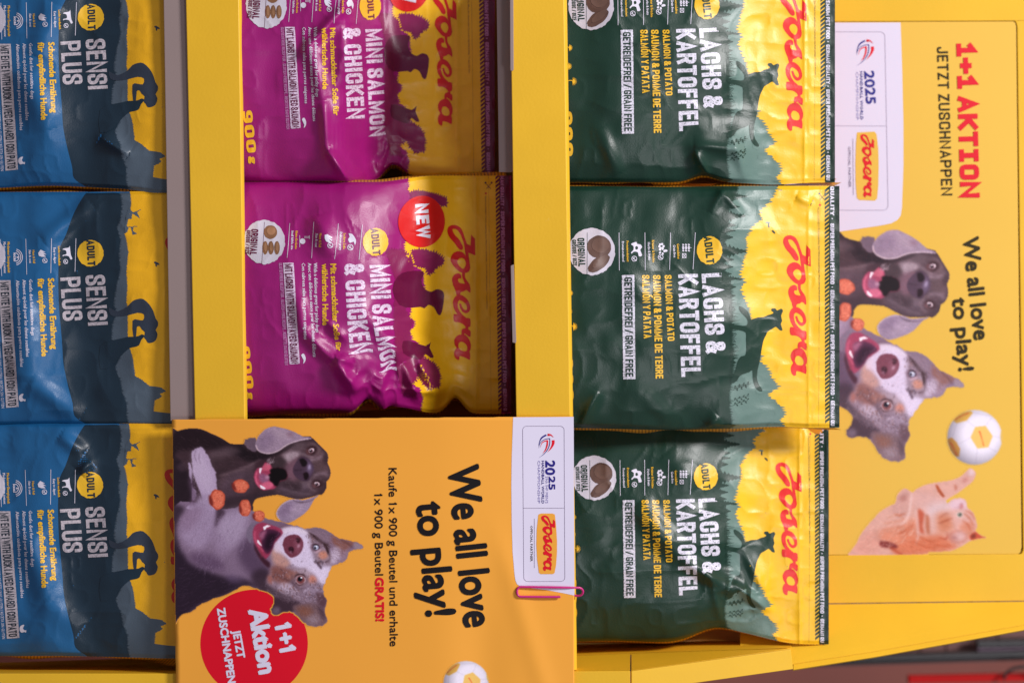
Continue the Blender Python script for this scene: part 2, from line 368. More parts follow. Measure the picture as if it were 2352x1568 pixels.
def jag(pts, step, amp, seed, side=0.5):
    """walk along a rough line adding uneven spikes, like fir tips or grass"""
    R = random.Random(seed); out = []
    for a, b in zip(pts[:-1], pts[1:]):
        a = np.array(a, float); b = np.array(b, float); L = np.linalg.norm(b - a); n = max(1, int(L / step)); e = (b - a) / max(L, 1e-6); nn = np.array((e[1], -e[0]))
        for i in range(n):
            q = a + (b - a) * (i + R.random() * .3) / n; out.append(tuple(q - nn * amp * R.random() * (1 - side)))
            out.append(tuple(q + e * step * (.35 + .2 * R.random()) + nn * amp * (.3 + R.random()) * side * 2))
    out.append(tuple(pts[-1])); return out
def jagy(pts, step, amp, seed, down=.25):
    """rough edge that runs steadily along y: uneven spikes pointing up the pouch"""
    R = random.Random(seed); p = [pts[0]]
    for q in pts[1:]:
        if q[1] > p[-1][1] + .5: p.append(q)
    ys = [q[1] for q in p]; xs = [q[0] for q in p]; out = []; y = ys[0]
    while y < ys[-1]:
        st = step * R.uniform(.6, 1.4); out.append((float(np.interp(y, ys, xs)) - amp * down * R.random(), y))
        ym = min(y + st * R.uniform(.4, .6), ys[-1] - .2); out.append((float(np.interp(ym, ys, xs)) + amp * R.uniform(.25, 1), max(ym, y + .1))); y += st
    out.append((xs[-1], ys[-1] + .1)); return out
def fir(x0, y0, h, w, seed=1, n=6):
    """one fir tree growing up the pouch from (x0, y0)"""
    R = random.Random(seed); a = []; b = []
    for i in range(n):
        t = i / n; ww = w * (1 - t) * R.uniform(.8, 1.15) + 2
        a += [(x0 + h * (t + .02), y0 - ww), (x0 + h * (t + .12), y0 - ww * .45)]; b += [(x0 + h * (t + .02), y0 + ww), (x0 + h * (t + .12), y0 + ww * .45)]
    return [(x0 - 30, y0 - w * .5)] + a + [(x0 + h, y0)] + b[::-1] + [(x0 - 30, y0 + w * .5)]
def surf_from(dfun, xymap=None):
    """surface whose photo position and depth are given; normals by differences"""
    def pos(X, Y):
        X2, Y2 = xymap(X, Y) if xymap else (X, Y); d = dfun(X, Y); k = S * (D + d) / D
        return np.stack([(Y2 - 784) * k, d + 0 * X, (X2 - 1176) * k], -1)
    def surf(X, Y):
        X = np.asarray(X, float); Y = np.asarray(Y, float); e = 1.5
        p = pos(X, Y); a = pos(X + e, Y) - pos(X - e, Y); b = pos(X, Y + e) - pos(X, Y - e)
        n = np.cross(b, a); n = n / np.maximum(1e-12, np.linalg.norm(n, axis=1, keepdims=True)); n = np.where(n[:, 1:2] > 0, -n, n)
        return p, n
    return surf
# ------------------------------------------------------------------ photographic prints, painted as ink values on a fine grid
def blur(a, s):
    if s <= 0.3: return a
    r = int(math.ceil(s * 2.6)); k = np.exp(-0.5 * (np.arange(-r, r + 1) / s) ** 2); k /= k.sum()
    for ax in (0, 1):
        pad = [(0, 0)] * a.ndim; pad[ax] = (r, r); b = np.pad(a, pad, mode='edge'); n = a.shape[ax]
        a = sum(k[i] * (b[i:i + n] if ax == 0 else b[:, i:i + n]) for i in range(2 * r + 1))
    return a
class Paint:
    def __init__(self, x0, y0, x1, y1, cell, seed=3, fs=1.0):
        self.fs = fs
        self.x0, self.y0, self.c = x0, y0, cell; self.nx = int((x1 - x0) / cell) + 1; self.ny = int((y1 - y0) / cell) + 1
        self.X, self.Y = np.meshgrid(x0 + np.arange(self.nx) * cell, y0 + np.arange(self.ny) * cell, indexing='ij')
        self.rgb = np.zeros((self.nx, self.ny, 3)); self.a = np.zeros((self.nx, self.ny)); self.rs = np.random.RandomState(seed)
    def box(self, pts, pad):
        lo = ((pts.min(0) - (self.x0, self.y0)) / self.c - pad - 1).astype(int); hi = ((pts.max(0) - (self.x0, self.y0)) / self.c + pad + 2).astype(int)
        return slice(max(0, lo[0]), max(0, min(self.nx, hi[0]))), slice(max(0, lo[1]), max(0, min(self.ny, hi[1])))
    def inside(self, pts, sl):
        X, Y = self.X[sl], self.Y[sl]; m = np.zeros(X.shape, bool); n = len(pts)
        for i in range(n):
            x1, y1 = pts[i]; x2, y2 = pts[(i + 1) % n]
            if y1 == y2: continue
            m ^= ((Y >= min(y1, y2)) & (Y < max(y1, y2)) & (X < x1 + (Y - y1) * (x2 - x1) / (y2 - y1)))
        return m.astype(float)
    def put(self, m, col, sl, alpha, silhouette):
        m = m * alpha; col = np.array(col, float)
        self.rgb[sl] = self.rgb[sl] * (1 - m[..., None]) + col * m[..., None]
        if silhouette: self.a[sl] = np.maximum(self.a[sl], m)
    def fill(self, pts, col, f=0.7, alpha=1.0, sm=4, sil=False, rag=0):
        f = f * self.fs + .25
        pts = smooth_pts(pts, sm) if sm else np.array(pts, float)
        if rag: pts = pts + self.rs.randn(*pts.shape) * rag
        sl = self.box(pts, f * 3)
        if self.X[sl].size == 0: return
        m = blur(self.inside(pts, sl), f)
        if sil: self.rgb[sl] = np.where((self.a[sl] < .02)[..., None], np.array(col, float), self.rgb[sl])
        self.put(m, col, sl, alpha, sil)
    def ell(self, cx, cy, rx, ry, col, f=0.7, alpha=1.0, rot=0, sil=False):
        t = np.linspace(0, 2 * math.pi, 28, endpoint=False); x, y = rx * np.cos(t), ry * np.sin(t)
        self.fill(np.stack([cx + x * math.cos(rot) - y * math.sin(rot), cy + x * math.sin(rot) + y * math.cos(rot)], -1), col, f, alpha, 0, sil)
    def line(self, pts, wd, col, f=0.8, alpha=1.0):
        p = smooth_pts(pts, 4, False); q = np.array(wd) if not np.isscalar(wd) else np.array([wd, wd])
        ww = np.interp(np.linspace(0, 1, len(p)), np.linspace(0, 1, len(q)), q); v, _ = ribbon(p, ww); n = len(p)
        self.fill(np.concatenate([v[:n], v[n:][::-1]]), col, f, alpha, 0)
    def hair(self, pts, ang, length, col, n, alpha=0.6, spread=.35, wd=4):
        """short strokes scattered inside an outline"""
        pts = smooth_pts(pts, 3); lo, hi = pts.min(0), pts.max(0); k = 0
        for _ in range(n * 6):
            q = lo + self.rs.rand(2) * (hi - lo); c = False
            for i in range(len(pts)):
                (x1, y1), (x2, y2) = pts[i], pts[(i + 1) % len(pts)]
                if (y1 > q[1]) != (y2 > q[1]) and q[0] < x1 + (q[1] - y1) * (x2 - x1) / (y2 - y1): c = not c
            if not c: continue
            a = ang + self.rs.randn() * spread; L = length * (.6 + .8 * self.rs.rand()); j = self.rs.randn() * 14
            self.line([q, q + L * .5 * np.array((math.cos(a), math.sin(a))), q + L * np.array((math.cos(a + .2), math.sin(a + .2)))], (wd, wd * .8, 1.5), np.clip(np.array(col) + j, 0, 255), .6, alpha)
            k += 1
            if k >= n: break
    def grain(self, amp, ang=0.0, l=6, iso=1.0):
        n = self.rs.randn(self.nx, self.ny); c, s = math.cos(ang), math.sin(ang); o = np.zeros_like(n)
        for t in range(-l, l + 1): o += np.roll(np.roll(n, int(round(t * c)), 0), int(round(t * s)), 1)
        o /= o.std(); m = blur(self.rs.randn(self.nx, self.ny), 3); m /= m.std()
        self.rgb = np.clip(self.rgb * (1 + amp * (o * .7 + m * .5 * iso))[..., None], 0, 255)
def paint_dogs():
    p = Paint(20, 40, 1975, 2130, 5.0, 3, .5)
    W, DK, VD = (74, 54, 62), (58, 42, 50), (36, 24, 32)
    sil = [(10, 155), (80, 110), (150, 90), (230, 82), (320, 92), (420, 135), (500, 170), (560, 205), (610, 235), (700, 245), (755, 240), (790, 270), (870, 290), (960, 300), (1060, 270), (1150, 230), (1230, 190), (1300, 170), (1400, 160), (1440, 180), (1500, 240), (1560, 295), (1595, 340), (1600, 390), (1595, 430), (1618, 490), (1625, 540), (1610, 590), (1585, 620), (1582, 680), (1545, 745), (1500, 755), (1450, 770), (1390, 785), (1300, 800), (1200, 780), (1100, 755), (1000, 765), (900, 785), (860, 805), (840, 850), (830, 920), (700, 960), (480, 1000), (10, 1000)]
    p.fill(sil, W, sil=True)
    p.fill([(20, 160), (150, 90), (320, 95), (560, 215), (700, 260), (640, 340), (400, 300), (200, 300), (60, 330), (20, 500)], (42, 27, 35), 5, .9)
    p.fill([(20, 420), (120, 420), (200, 560), (260, 760), (180, 860), (20, 980)], (46, 32, 42), 6, .9)
    p.fill([(60, 470), (140, 420), (180, 480), (120, 520)], (96, 74, 86), 5, .5); p.fill([(700, 240), (800, 300), (980, 345), (1040, 350), (900, 420), (760, 400), (640, 330)], (34, 22, 30), 7, .9)
    p.fill([(400, 330), (520, 280), (620, 265), (720, 310), (620, 360), (500, 420), (430, 440)], (112, 92, 100), 9, .75)
    p.fill([(380, 420), (520, 360), (700, 400), (560, 520), (470, 600), (420, 520)], (70, 52, 58), 8, .6)
    p.fill([(540, 560), (700, 500), (840, 440), (900, 400), (900, 470), (760, 560), (640, 640), (520, 700), (480, 650)], (108, 86, 96), 7, .7)
    p.line([(500, 560), (650, 520), (800, 460), (920, 400)], (18, 26, 16), (136, 112, 120), 4, .7)
    p.fill([(600, 560), (760, 520), (860, 540), (850, 680), (760, 760), (560, 800), (500, 720)], (98, 78, 92), 9, .6)
    p.fill([(560, 790), (800, 760), (960, 720), (1050, 740), (860, 800), (820, 900), (600, 900)], (66, 50, 60), 6, .7)
    # face of the weimaraner
    p.fill([(1040, 380), (1150, 320), (1300, 240), (1420, 220), (1500, 280), (1570, 340), (1590, 430), (1610, 540), (1560, 680), (1480, 740), (1300, 780), (1100, 740), (1050, 690), (1180, 600), (1190, 480), (1060, 450)], (92, 70, 78), 6, .95)
    p.fill([(1140, 340), (1250, 310), (1330, 330), (1260, 380), (1200, 440), (1150, 420)], (166, 146, 156), 6, .85)
    p.fill([(1100, 260), (1300, 220), (1380, 230), (1330, 290), (1200, 310)], (122, 104, 112), 8, .5)
    p.fill([(1120, 640), (1300, 640), (1420, 680), (1420, 750), (1250, 765), (1100, 735)], (88, 70, 82), 8, .8)
    p.fill([(1330, 620), (1440, 600), (1450, 640), (1380, 690), (1300, 690)], (135, 115, 128), 7, .55)
    p.fill([(1455, 300), (1530, 280), (1580, 380), (1600, 520), (1560, 560), (1500, 470), (1480, 400)], (110, 84, 90), 8, .7)
    p.line([(1400, 400), (1470, 400), (1530, 370), (1560, 330)], (30, 26, 14), (165, 142, 155), 5, .8)
    p.line([(1450, 570), (1500, 540), (1570, 535), (1600, 575)], (20, 28, 16), (160, 136, 150), 5, .8)
    p.fill([(1560, 330), (1600, 360), (1600, 430), (1560, 450), (1540, 400)], (70, 50, 56), 6, .8)
    p.fill([(1540, 600), (1590, 620), (1580, 700), (1530, 745), (1500, 720)], (74, 54, 62), 6, .8)
    p.fill([(1180, 350), (1240, 325), (1300, 335), (1290, 375), (1250, 400), (1215, 430), (1180, 420)], (178, 158, 168), 4, .75); p.fill([(1290, 330), (1400, 345), (1420, 380), (1360, 360)], (150, 128, 140), 4, .7)
    p.fill([(1385, 250), (1440, 225), (1500, 260), (1520, 320), (1480, 350), (1500, 300), (1440, 250)], (128, 104, 108), 4, .7); p.line([(1390, 350), (1430, 372), (1480, 360)], (8, 16, 8), (150, 124, 134), 3, .8)
    p.line([(1420, 600), (1400, 650), (1430, 700), (1480, 715)], (8, 14, 8), (146, 122, 130), 3, .7); p.fill([(1450, 410), (1540, 420), (1570, 500), (1500, 520), (1455, 480)], (96, 74, 78), 5, .7)
    p.line([(1560, 250), (1600, 350), (1605, 420), (1625, 500), (1620, 580)], (6, 10, 10, 10, 6), (140, 116, 122), 2, .6); p.fill([(1130, 640), (1240, 620), (1330, 650), (1320, 720), (1200, 720)], (70, 52, 60), 6, .8)
    p.fill([(1100, 690), (1250, 740), (1400, 760), (1440, 740), (1300, 730), (1180, 690)], (130, 110, 122), 5, .6); p.hair([(1050, 380), (1400, 240), (1560, 340), (1590, 620), (1400, 740), (1100, 730)], .15, 34, (118, 98, 106), 220, .4)
    p.hair([(30, 160), (560, 230), (900, 340), (900, 480), (560, 700), (300, 420), (60, 420)], .25, 60, (92, 72, 80), 180, .35)
    # muzzle and mouth
    p.fill([(1020, 390), (1100, 360), (1170, 400), (1200, 470), (1180, 520), (1100, 490), (1030, 480)], (70, 54, 60), 5, .9)
    p.fill([(1170, 450), (1230, 410), (1300, 400), (1280, 600), (1200, 590), (1170, 520)], (132, 96, 112), 7, .85)
    p.fill([(865, 430), (950, 400), (1010, 410), (1010, 480), (900, 480), (860, 560)], (70, 46, 56), 5, .9)
    p.fill([(850, 560), (880, 490), (940, 470), (960, 430), (1010, 440), (1040, 490), (1090, 480), (1160, 500), (1188, 560), (1170, 600), (1110, 620), (1060, 690), (990, 700), (940, 705), (890, 670), (860, 620)], (172, 72, 104), 2)
    p.fill([(1005, 500), (1050, 483), (1110, 480), (1165, 500), (1188, 560), (1165, 600), (1115, 612), (1085, 665), (1045, 650), (1010, 610), (990, 560), (1020, 530)], (20, 11, 16), 2)
    p.fill([(905, 540), (960, 545), (1000, 580), (990, 630), (940, 640), (905, 600)], (150, 104, 136), 4, .9); p.fill([(960, 440), (1010, 450), (1015, 500), (960, 510), (930, 500)], (205, 105, 130), 3)
    p.fill([(930, 640), (1000, 620), (1050, 650), (1000, 695), (950, 690)], (214, 112, 142), 3); p.ell(985, 575, 22, 18, (196, 150, 175), 3)
    p.line([(880, 520), (868, 580), (885, 640), (930, 690)], (14, 20, 14), (214, 110, 140), 2)
    p.fill([(905, 490), (930, 484), (925, 510), (908, 545)], (245, 235, 245), 1); p.fill([(910, 655), (930, 660), (970, 690), (945, 697), (920, 685)], (245, 235, 245), 1)
    for k in range(26): x = 970 + p.rs.rand() * 70; y = 395 + p.rs.rand() * 60; p.line([(x, y), (x + 12, y - 12), (x + 18, y - 30)], (5, 4, 2), (170, 150, 160), .7, .7)
    p.fill([(1250, 470), (1290, 400), (1340, 366), (1400, 390), (1440, 440), (1453, 500), (1430, 565), (1395, 612), (1330, 608), (1270, 570), (1243, 520)], (84, 62, 80), 1.5)
    p.fill([(1380, 400), (1430, 450), (1440, 510), (1410, 560), (1385, 520), (1390, 460)], (118, 100, 130), 6, .8); p.ell(1410, 475, 14, 28, (190, 175, 205), 3, .8, .2)
    p.fill([(1310, 400), (1345, 385), (1385, 420), (1375, 460), (1340, 468), (1325, 440)], (30, 16, 24), 2); p.fill([(1350, 540), (1385, 525), (1405, 560), (1385, 600), (1362, 598)], (34, 16, 24), 2)
    p.line([(1255, 500), (1300, 505), (1340, 500)], 8, (52, 34, 46), 2, .7)
    # eyes
    for cx, cy, s, r in ((1430, 305, 1, -.5), (1487, 642, .9, .2)):
        p.ell(cx, cy, 62 * s, 46 * s, (66, 40, 46), 3, .9, r); p.ell(cx - 20 * s, cy + 12, 30 * s, 26 * s, (158, 108, 112), 4, .7); p.ell(cx, cy, 38 * s, 28 * s, (52, 28, 34), 1.5, 1, r)
        p.ell(cx, cy, 32 * s, 21 * s, (226, 205, 214), 1, 1, r); p.ell(cx - 4, cy + 6, 22 * s, 18 * s, (120, 88, 98), 1); p.ell(cx - 6, cy + 6, 12 * s, 10 * s, (24, 14, 20), .7); p.ell(cx - 10, cy - 3, 5, 5, (245, 240, 250), .5)
    # ears
    E1 = [(862, 250), (872, 205), (900, 155), (960, 95), (1040, 64), (1120, 75), (1220, 102), (1300, 140), (1360, 168), (1410, 170), (1430, 190), (1330, 205), (1250, 228), (1200, 245), (1150, 275), (1100, 312), (1020, 340), (950, 337), (900, 318), (875, 288)]
    p.fill([(752, 215), (790, 185), (870, 185), (880, 310), (810, 300), (765, 265)], (116, 96, 112), 1.2, sil=True, rag=4)
    p.fill(E1, (164, 142, 162), 1, sil=True); p.fill([(900, 180), (980, 120), (1060, 100), (1050, 200), (960, 300), (900, 290)], (146, 124, 148), 10, .8)
    p.fill([(1000, 90), (1120, 100), (1250, 150), (1200, 200), (1100, 170)], (182, 160, 176), 10, .8); p.fill([(1180, 130), (1230, 120), (1260, 150), (1200, 170)], (130, 96, 112), 6, .6)
    p.line([(870, 250), (890, 300), (950, 330), (1020, 333), (1100, 305), (1180, 250), (1280, 210), (1400, 185)], (8, 12, 12, 10, 8), (212, 190, 200), 1, .9)
    p.line([(880, 325), (960, 355), (1060, 350), (1160, 300), (1250, 245)], (14, 20, 14), (36, 24, 30), 4, .8)
    E2 = [(1290, 797), (1350, 805), (1440, 778), (1510, 752), (1460, 800), (1425, 860), (1385, 920), (1300, 985), (1200, 1037), (1120, 1015), (1080, 970), (1078, 920), (1120, 858), (1180, 815), (1230, 800)]
    p.fill(E2, (160, 140, 164), 1, sil=True); p.fill([(1100, 900), (1180, 840), (1260, 850), (1200, 940), (1120, 970)], (142, 120, 146), 9, .8); p.fill([(1250, 850), (1400, 820), (1420, 850), (1300, 950), (1220, 1000)], (178, 158, 178), 9, .7)
    p.line([(1110, 1005), (1085, 960), (1085, 915), (1125, 862), (1190, 818), (1280, 800)], (9, 9, 7), (205, 186, 200), 1, .9); p.line([(1240, 805), (1310, 830), (1400, 820), (1470, 790)], (8, 12, 5), (104, 84, 98), 2, .8)
    p.grain(.03, 0.2, 3)
    # second dog
    A = [(10, 900), (480, 900), (620, 890), (720, 868), (830, 910), (965, 985), (1100, 1020), (1200, 1048), (1300, 1075), (1370, 1095), (1480, 1082), (1560, 1102), (1640, 1150), (1700, 1188), (1800, 1212), (1900, 1238), (1952, 1268), (1938, 1300), (1860, 1310), (1805, 1340), (1790, 1400), (1740, 1440), (1647, 1470), (1600, 1560), (1575, 1625), (1548, 1693), (1562, 1770), (1588, 1825), (1562, 1923), (1588, 2022), (1537, 2077), (1427, 2083), (1351, 2044), (1296, 1989), (1230, 1935), (1142, 1942), (1076, 1973), (1021, 1923), (1049, 1858), (1054, 1792), (988, 1737), (878, 1704), (758, 1671), (681, 1704), (549, 1770), (439, 1803), (296, 1869), (220, 1929), (110, 1967), (10, 2010)]
    p.fill(A, (140, 118, 142), 1, sil=True, rag=3)
    p.fill([(10, 880), (90, 860), (150, 900), (110, 980), (60, 1120), (100, 1300), (40, 1330), (10, 1300)], (60, 44, 58), 8, .9)
    p.fill([(10, 1300), (120, 1330), (200, 1440), (330, 1500), (480, 1560), (620, 1600), (760, 1610), (900, 1690), (760, 1680), (600, 1760), (300, 1880), (10, 2030)], (50, 35, 52), 9, .98)
    p.fill([(200, 1350), (400, 1360), (520, 1420), (540, 1520), (380, 1500), (240, 1440)], (98, 74, 102), 12, .75); p.fill([(560, 1560), (680, 1580), (760, 1640), (620, 1650)], (110, 90, 120), 9, .6)
    p.fill([(760, 1150), (840, 1250), (950, 1420), (1020, 1520), (1000, 1620), (820, 1560), (700, 1400), (700, 1250)], (92, 70, 96), 13, .8)
    p.fill([(520, 960), (680, 900), (800, 920), (790, 1050), (740, 1200), (600, 1300), (480, 1280), (470, 1060)], (182, 164, 190), 14, .85)
    p.fill([(440, 1180), (560, 1180), (600, 1330), (480, 1380)], (160, 138, 166), 12, .6)
    leg = [(225, 350), (235, 310), (275, 280), (330, 275), (365, 330), (400, 400), (440, 490), (467, 570), (473, 700), (490, 900), (450, 1050), (430, 1200), (300, 1330), (170, 1300), (90, 1180), (95, 1020), (170, 900), (235, 820), (262, 740), (230, 650), (190, 560), (195, 440)]
    p.fill([q for q in leg if q[1] < 905] + [(380, 960), (240, 900)], (184, 164, 192), 1.6, rag=5); p.fill([(300, 760), (470, 780), (490, 900), (470, 1040), (400, 1240), (280, 1300), (150, 1240), (110, 1100), (190, 940)], (170, 150, 178), 11, .95); p.fill([(240, 320), (310, 300), (380, 420), (430, 560), (430, 700), (340, 700), (250, 560), (230, 430)], (198, 180, 204), 10, .7)
    p.line([(262, 300), (250, 360), (270, 420)], (8, 12, 6), (120, 96, 120), 2, .6); p.line([(300, 330), (290, 390), (310, 440)], (6, 10, 5), (140, 116, 140), 2, .6)
    p.fill([(200, 560), (260, 700), (270, 800), (200, 880), (215, 760), (190, 640)], (110, 86, 110), 6, .7); p.fill([(100, 1000), (200, 900), (330, 880), (280, 1020), (160, 1130)], (150, 126, 152), 10, .8)
    p.fill([(480, 700), (520, 880), (560, 930), (500, 1010), (452, 1090), (470, 900)], (70, 50, 66), 5, .8)
    p.hair([(100, 950), (480, 920), (420, 1250), (150, 1300)], 1.9, 60, (160, 138, 164), 200, .45); p.hair([(230, 320), (340, 300), (450, 600), (450, 900), (280, 800), (210, 520)], 1.4, 50, (205, 188, 210), 120, .4)
    p.hair([(480, 950), (780, 900), (760, 1300), (500, 1500), (250, 1450)], 1.7, 70, (150, 128, 156), 300, .35)
    p.hair([(150, 1400), (650, 1560), (700, 1700), (300, 1850), (40, 1950)], 2.6, 70, (88, 66, 90), 160, .35)
    # head of the second dog
    p.fill([(820, 1560), (960, 1500), (1100, 1640), (1250, 1790), (1050, 1780), (880, 1700)], (62, 44, 58), 9, .8); head = [(1040, 1150), (1150, 1085), (1290, 1080), (1400, 1110), (1480, 1150), (1600, 1300), (1650, 1460), (1600, 1560), (1560, 1690), (1560, 1790), (1480, 1860), (1330, 1850), (1200, 1820), (1050, 1780), (960, 1680), (1000, 1560), (1030, 1450), (1020, 1330)]
    p.fill(head, (158, 136, 152), 5, .95); p.fill([(940, 1000), (1100, 1022), (1250, 1065), (1180, 1100), (1060, 1090), (950, 1050)], (134, 110, 132), 5, .9)
    p.fill([(1120, 1075), (1240, 1062), (1300, 1082), (1200, 1110), (1130, 1130)], (110, 74, 84), 6, .7)
    p.fill([(1130, 1130), (1200, 1092), (1300, 1095), (1390, 1150), (1420, 1250), (1440, 1350), (1480, 1430), (1560, 1470), (1640, 1480), (1600, 1570), (1570, 1660), (1520, 1640), (1480, 1560), (1400, 1500), (1300, 1490), (1220, 1450), (1180, 1395), (1090, 1340), (1045, 1290), (1080, 1210)], (222, 208, 232), 5, .98)
    p.fill([(1035, 1300), (1100, 1330), (1180, 1400), (1215, 1440), (1160, 1495), (1080, 1475), (1035, 1400)], (204, 158, 148), 6, .9); p.fill([(1060, 1230), (1110, 1260), (1120, 1330), (1060, 1330)], (225, 205, 222), 5, .8)
    p.fill([(1020, 1490), (1090, 1470), (1180, 1500), (1250, 1530), (1230, 1600), (1180, 1660), (1100, 1640), (1030, 1600)], (142, 92, 86), 7, .9); p.fill([(985, 1580), (1020, 1570), (1040, 1640), (1000, 1650)], (176, 108, 96), 5, .8)
    p.fill([(920, 1600), (990, 1660), (1100, 1730), (1250, 1790), (1200, 1810), (1040, 1770), (920, 1700)], (76, 58, 70), 6, .85)
    p.fill([(1150, 1640), (1250, 1680), (1300, 1750), (1180, 1760), (1100, 1700)], (200, 182, 200), 6, .85); p.fill([(1400, 1680), (1540, 1700), (1530, 1800), (1420, 1830), (1330, 1780)], (158, 138, 158), 8, .8)
    p.fill([(1240, 1510), (1400, 1510), (1440, 1560), (1380, 1600), (1300, 1540)], (196, 174, 186), 6, .7)
    p.ell(1440, 1605, 46, 40, (212, 142, 124), 5, .9); p.ell(1548, 1362, 50, 42, (214, 146, 122), 5, .9)
    p.line([(1420, 1155), (1500, 1200), (1570, 1245), (1620, 1290)], (14, 44, 40, 18), (78, 54, 60), 3, .9); p.line([(1560, 1270), (1600, 1330), (1622, 1400), (1570, 1435)], (12, 16, 14, 8), (84, 58, 66), 2, .9)
    p.line([(1455, 1425), (1500, 1440), (1530, 1425), (1548, 1475)], (16, 20, 16, 10), (104, 86, 102), 2, .9); p.ell(1470, 1390, 18, 12, (150, 130, 146), 3, .8)
    p.fill([(1480, 1740), (1560, 1760), (1588, 1830), (1555, 1900), (1490, 1850)], (96, 66, 74), 5, .85)
    for k in range(150):
        x = 1050 + p.rs.rand() * 520; y = 1130 + p.rs.rand() * 700
        if y > 1420 or x > 1400: p.ell(x, y, 3 + 9 * p.rs.rand(), 2 + 5 * p.rs.rand(), (104, 84, 98) if p.rs.rand() < .6 else (200, 184, 204), 1.3, .5, p.rs.rand() * 3)
    R2 = random.Random(12)
    for cx, cy, n, sx, sy in ((1560, 1230, 30, 60, 50), (1240, 1700, 40, 120, 60), (1400, 1760, 40, 110, 50), (1480, 1660, 26, 60, 60), (1270, 1560, 26, 80, 40), (1500, 1420, 16, 40, 40), (1420, 1180, 18, 50, 40), (1150, 1560, 24, 90, 60)):
        for k in range(n):
            x, y = cx + R2.gauss(0, sx * .6), cy + R2.gauss(0, sy * .6); an = R2.uniform(-.6, 1.2) + 1.0; L = R2.uniform(14, 40)
            p.line([(x, y), (x + L * .5 * math.cos(an), y + L * .5 * math.sin(an)), (x + L * math.cos(an + .2), y + L * math.sin(an + .2))], (7, 8, 2), R2.choice([(88, 66, 76), (104, 80, 92), (206, 190, 208), (126, 84, 78)]), 1, .6)
    p.line([(1400, 1130), (1480, 1180), (1545, 1225), (1590, 1300), (1600, 1360)], (8, 22, 30, 26, 8), (70, 46, 52), 2, .95); p.line([(1600, 1290), (1640, 1390), (1600, 1440)], (8, 12, 6), (96, 70, 78), 2, .8)
    p.fill([(1440, 1470), (1520, 1500), (1600, 1500), (1580, 1600), (1520, 1640), (1460, 1560), (1380, 1500)], (226, 212, 234), 5, .85); p.fill([(1480, 1440), (1510, 1445), (1540, 1490), (1520, 1500)], (92, 70, 86), 2, .85)
    p.fill([(1120, 1100), (1200, 1075), (1310, 1085), (1400, 1140), (1340, 1150), (1250, 1120), (1150, 1160)], (228, 214, 232), 4, .9)
    p.line([(1060, 1540), (1150, 1600), (1240, 1640), (1290, 1700)], (10, 18, 20, 10), (84, 56, 64), 4, .6); p.fill([(1180, 1540), (1260, 1530), (1300, 1560), (1270, 1600), (1200, 1600)], (170, 118, 108), 5, .7)
    # eyes
    p.ell(1475, 1284, 56, 44, (128, 100, 116), 3, .8); p.ell(1478, 1284, 34, 30, (64, 44, 60), 1.5); p.ell(1478, 1284, 27, 24, (188, 190, 214), 1); p.ell(1468, 1290, 12, 12, (30, 24, 40), .7); p.ell(1480, 1275, 6, 6, (250, 250, 255), .5); p.ell(1500, 1320, 40, 10, (226, 190, 204), 2, .7, -.6)
    p.ell(1318, 1610, 78, 66, (120, 92, 102), 5, .8); p.ell(1322, 1612, 52, 48, (206, 180, 190), 2, .95); p.ell(1320, 1612, 42, 40, (134, 78, 80), 1.5); p.ell(1315, 1605, 24, 23, (22, 16, 32), 1); p.ell(1328, 1590, 9, 9, (245, 245, 255), .5); p.line([(1270, 1640), (1310, 1668), (1360, 1640)], (8, 10, 6), (90, 56, 62), 1.5, .9)
    p.line([(1230, 1560), (1240, 1640), (1300, 1700), (1380, 1690)], (10, 14, 10), (96, 72, 86), 3, .7)
    # nose
    N = [(1140, 1250), (1165, 1185), (1228, 1157), (1300, 1163), (1345, 1225), (1340, 1300), (1292, 1365), (1222, 1386), (1165, 1335), (1150, 1290)]
    p.fill(N, (126, 66, 84), 1.2); p.fill([(1270, 1200), (1330, 1230), (1325, 1300), (1285, 1345), (1260, 1300)], (150, 92, 112), 6, .8); p.fill([(1200, 1290), (1232, 1275), (1255, 1305), (1235, 1340), (1208, 1325)], (62, 26, 40), 2); p.fill([(1275, 1195), (1312, 1190), (1315, 1230), (1290, 1240)], (74, 32, 46), 2)
    p.ell(1300, 1270, 12, 20, (205, 165, 185), 2.5, .8, .3); p.ell(1222, 1330, 10, 14, (176, 126, 150), 2, .8)
    # mouth
    p.fill([(772, 1150), (785, 1090), (820, 1045), (880, 1028), (940, 1032), (900, 1060), (850, 1110), (830, 1180), (820, 1240), (790, 1215)], (134, 118, 140), 1.5, sil=True, rag=3)
    p.fill([(840, 1120), (870, 1055), (935, 1032), (1000, 1052), (1100, 1085), (1140, 1125), (1130, 1160), (1060, 1240), (1035, 1300), (1000, 1370), (960, 1400), (900, 1330), (850, 1230)], (166, 68, 100), 2)
    p.fill([(905, 1150), (960, 1105), (1050, 1105), (1125, 1150), (1060, 1215), (1035, 1300), (985, 1350), (935, 1290), (925, 1210)], (84, 40, 70), 3); p.fill([(1000, 1150), (1080, 1150), (1040, 1230), (1000, 1310), (960, 1280), (970, 1200)], (44, 18, 40), 5, .9)
    p.fill([(900, 1160), (940, 1120), (980, 1110), (960, 1160), (930, 1210)], (190, 120, 150), 4, .8); p.line([(862, 1120), (858, 1180), (885, 1250), (940, 1330)], (18, 24, 20), (200, 96, 128), 2, .9)
    p.fill([(945, 1080), (980, 1060), (1018, 1068), (980, 1085), (955, 1110)], (248, 240, 250), 1); p.fill([(885, 1205), (905, 1225), (930, 1270), (905, 1258), (885, 1235)], (248, 240, 250), 1)
    p.fill([(850, 1240), (900, 1330), (960, 1400), (1010, 1440), (1000, 1490), (940, 1440), (890, 1370), (855, 1300)], (72, 34, 50), 3, .95); p.line([(900, 1290), (930, 1340), (920, 1390)], (12, 16, 8), (150, 60, 80), 3, .8)
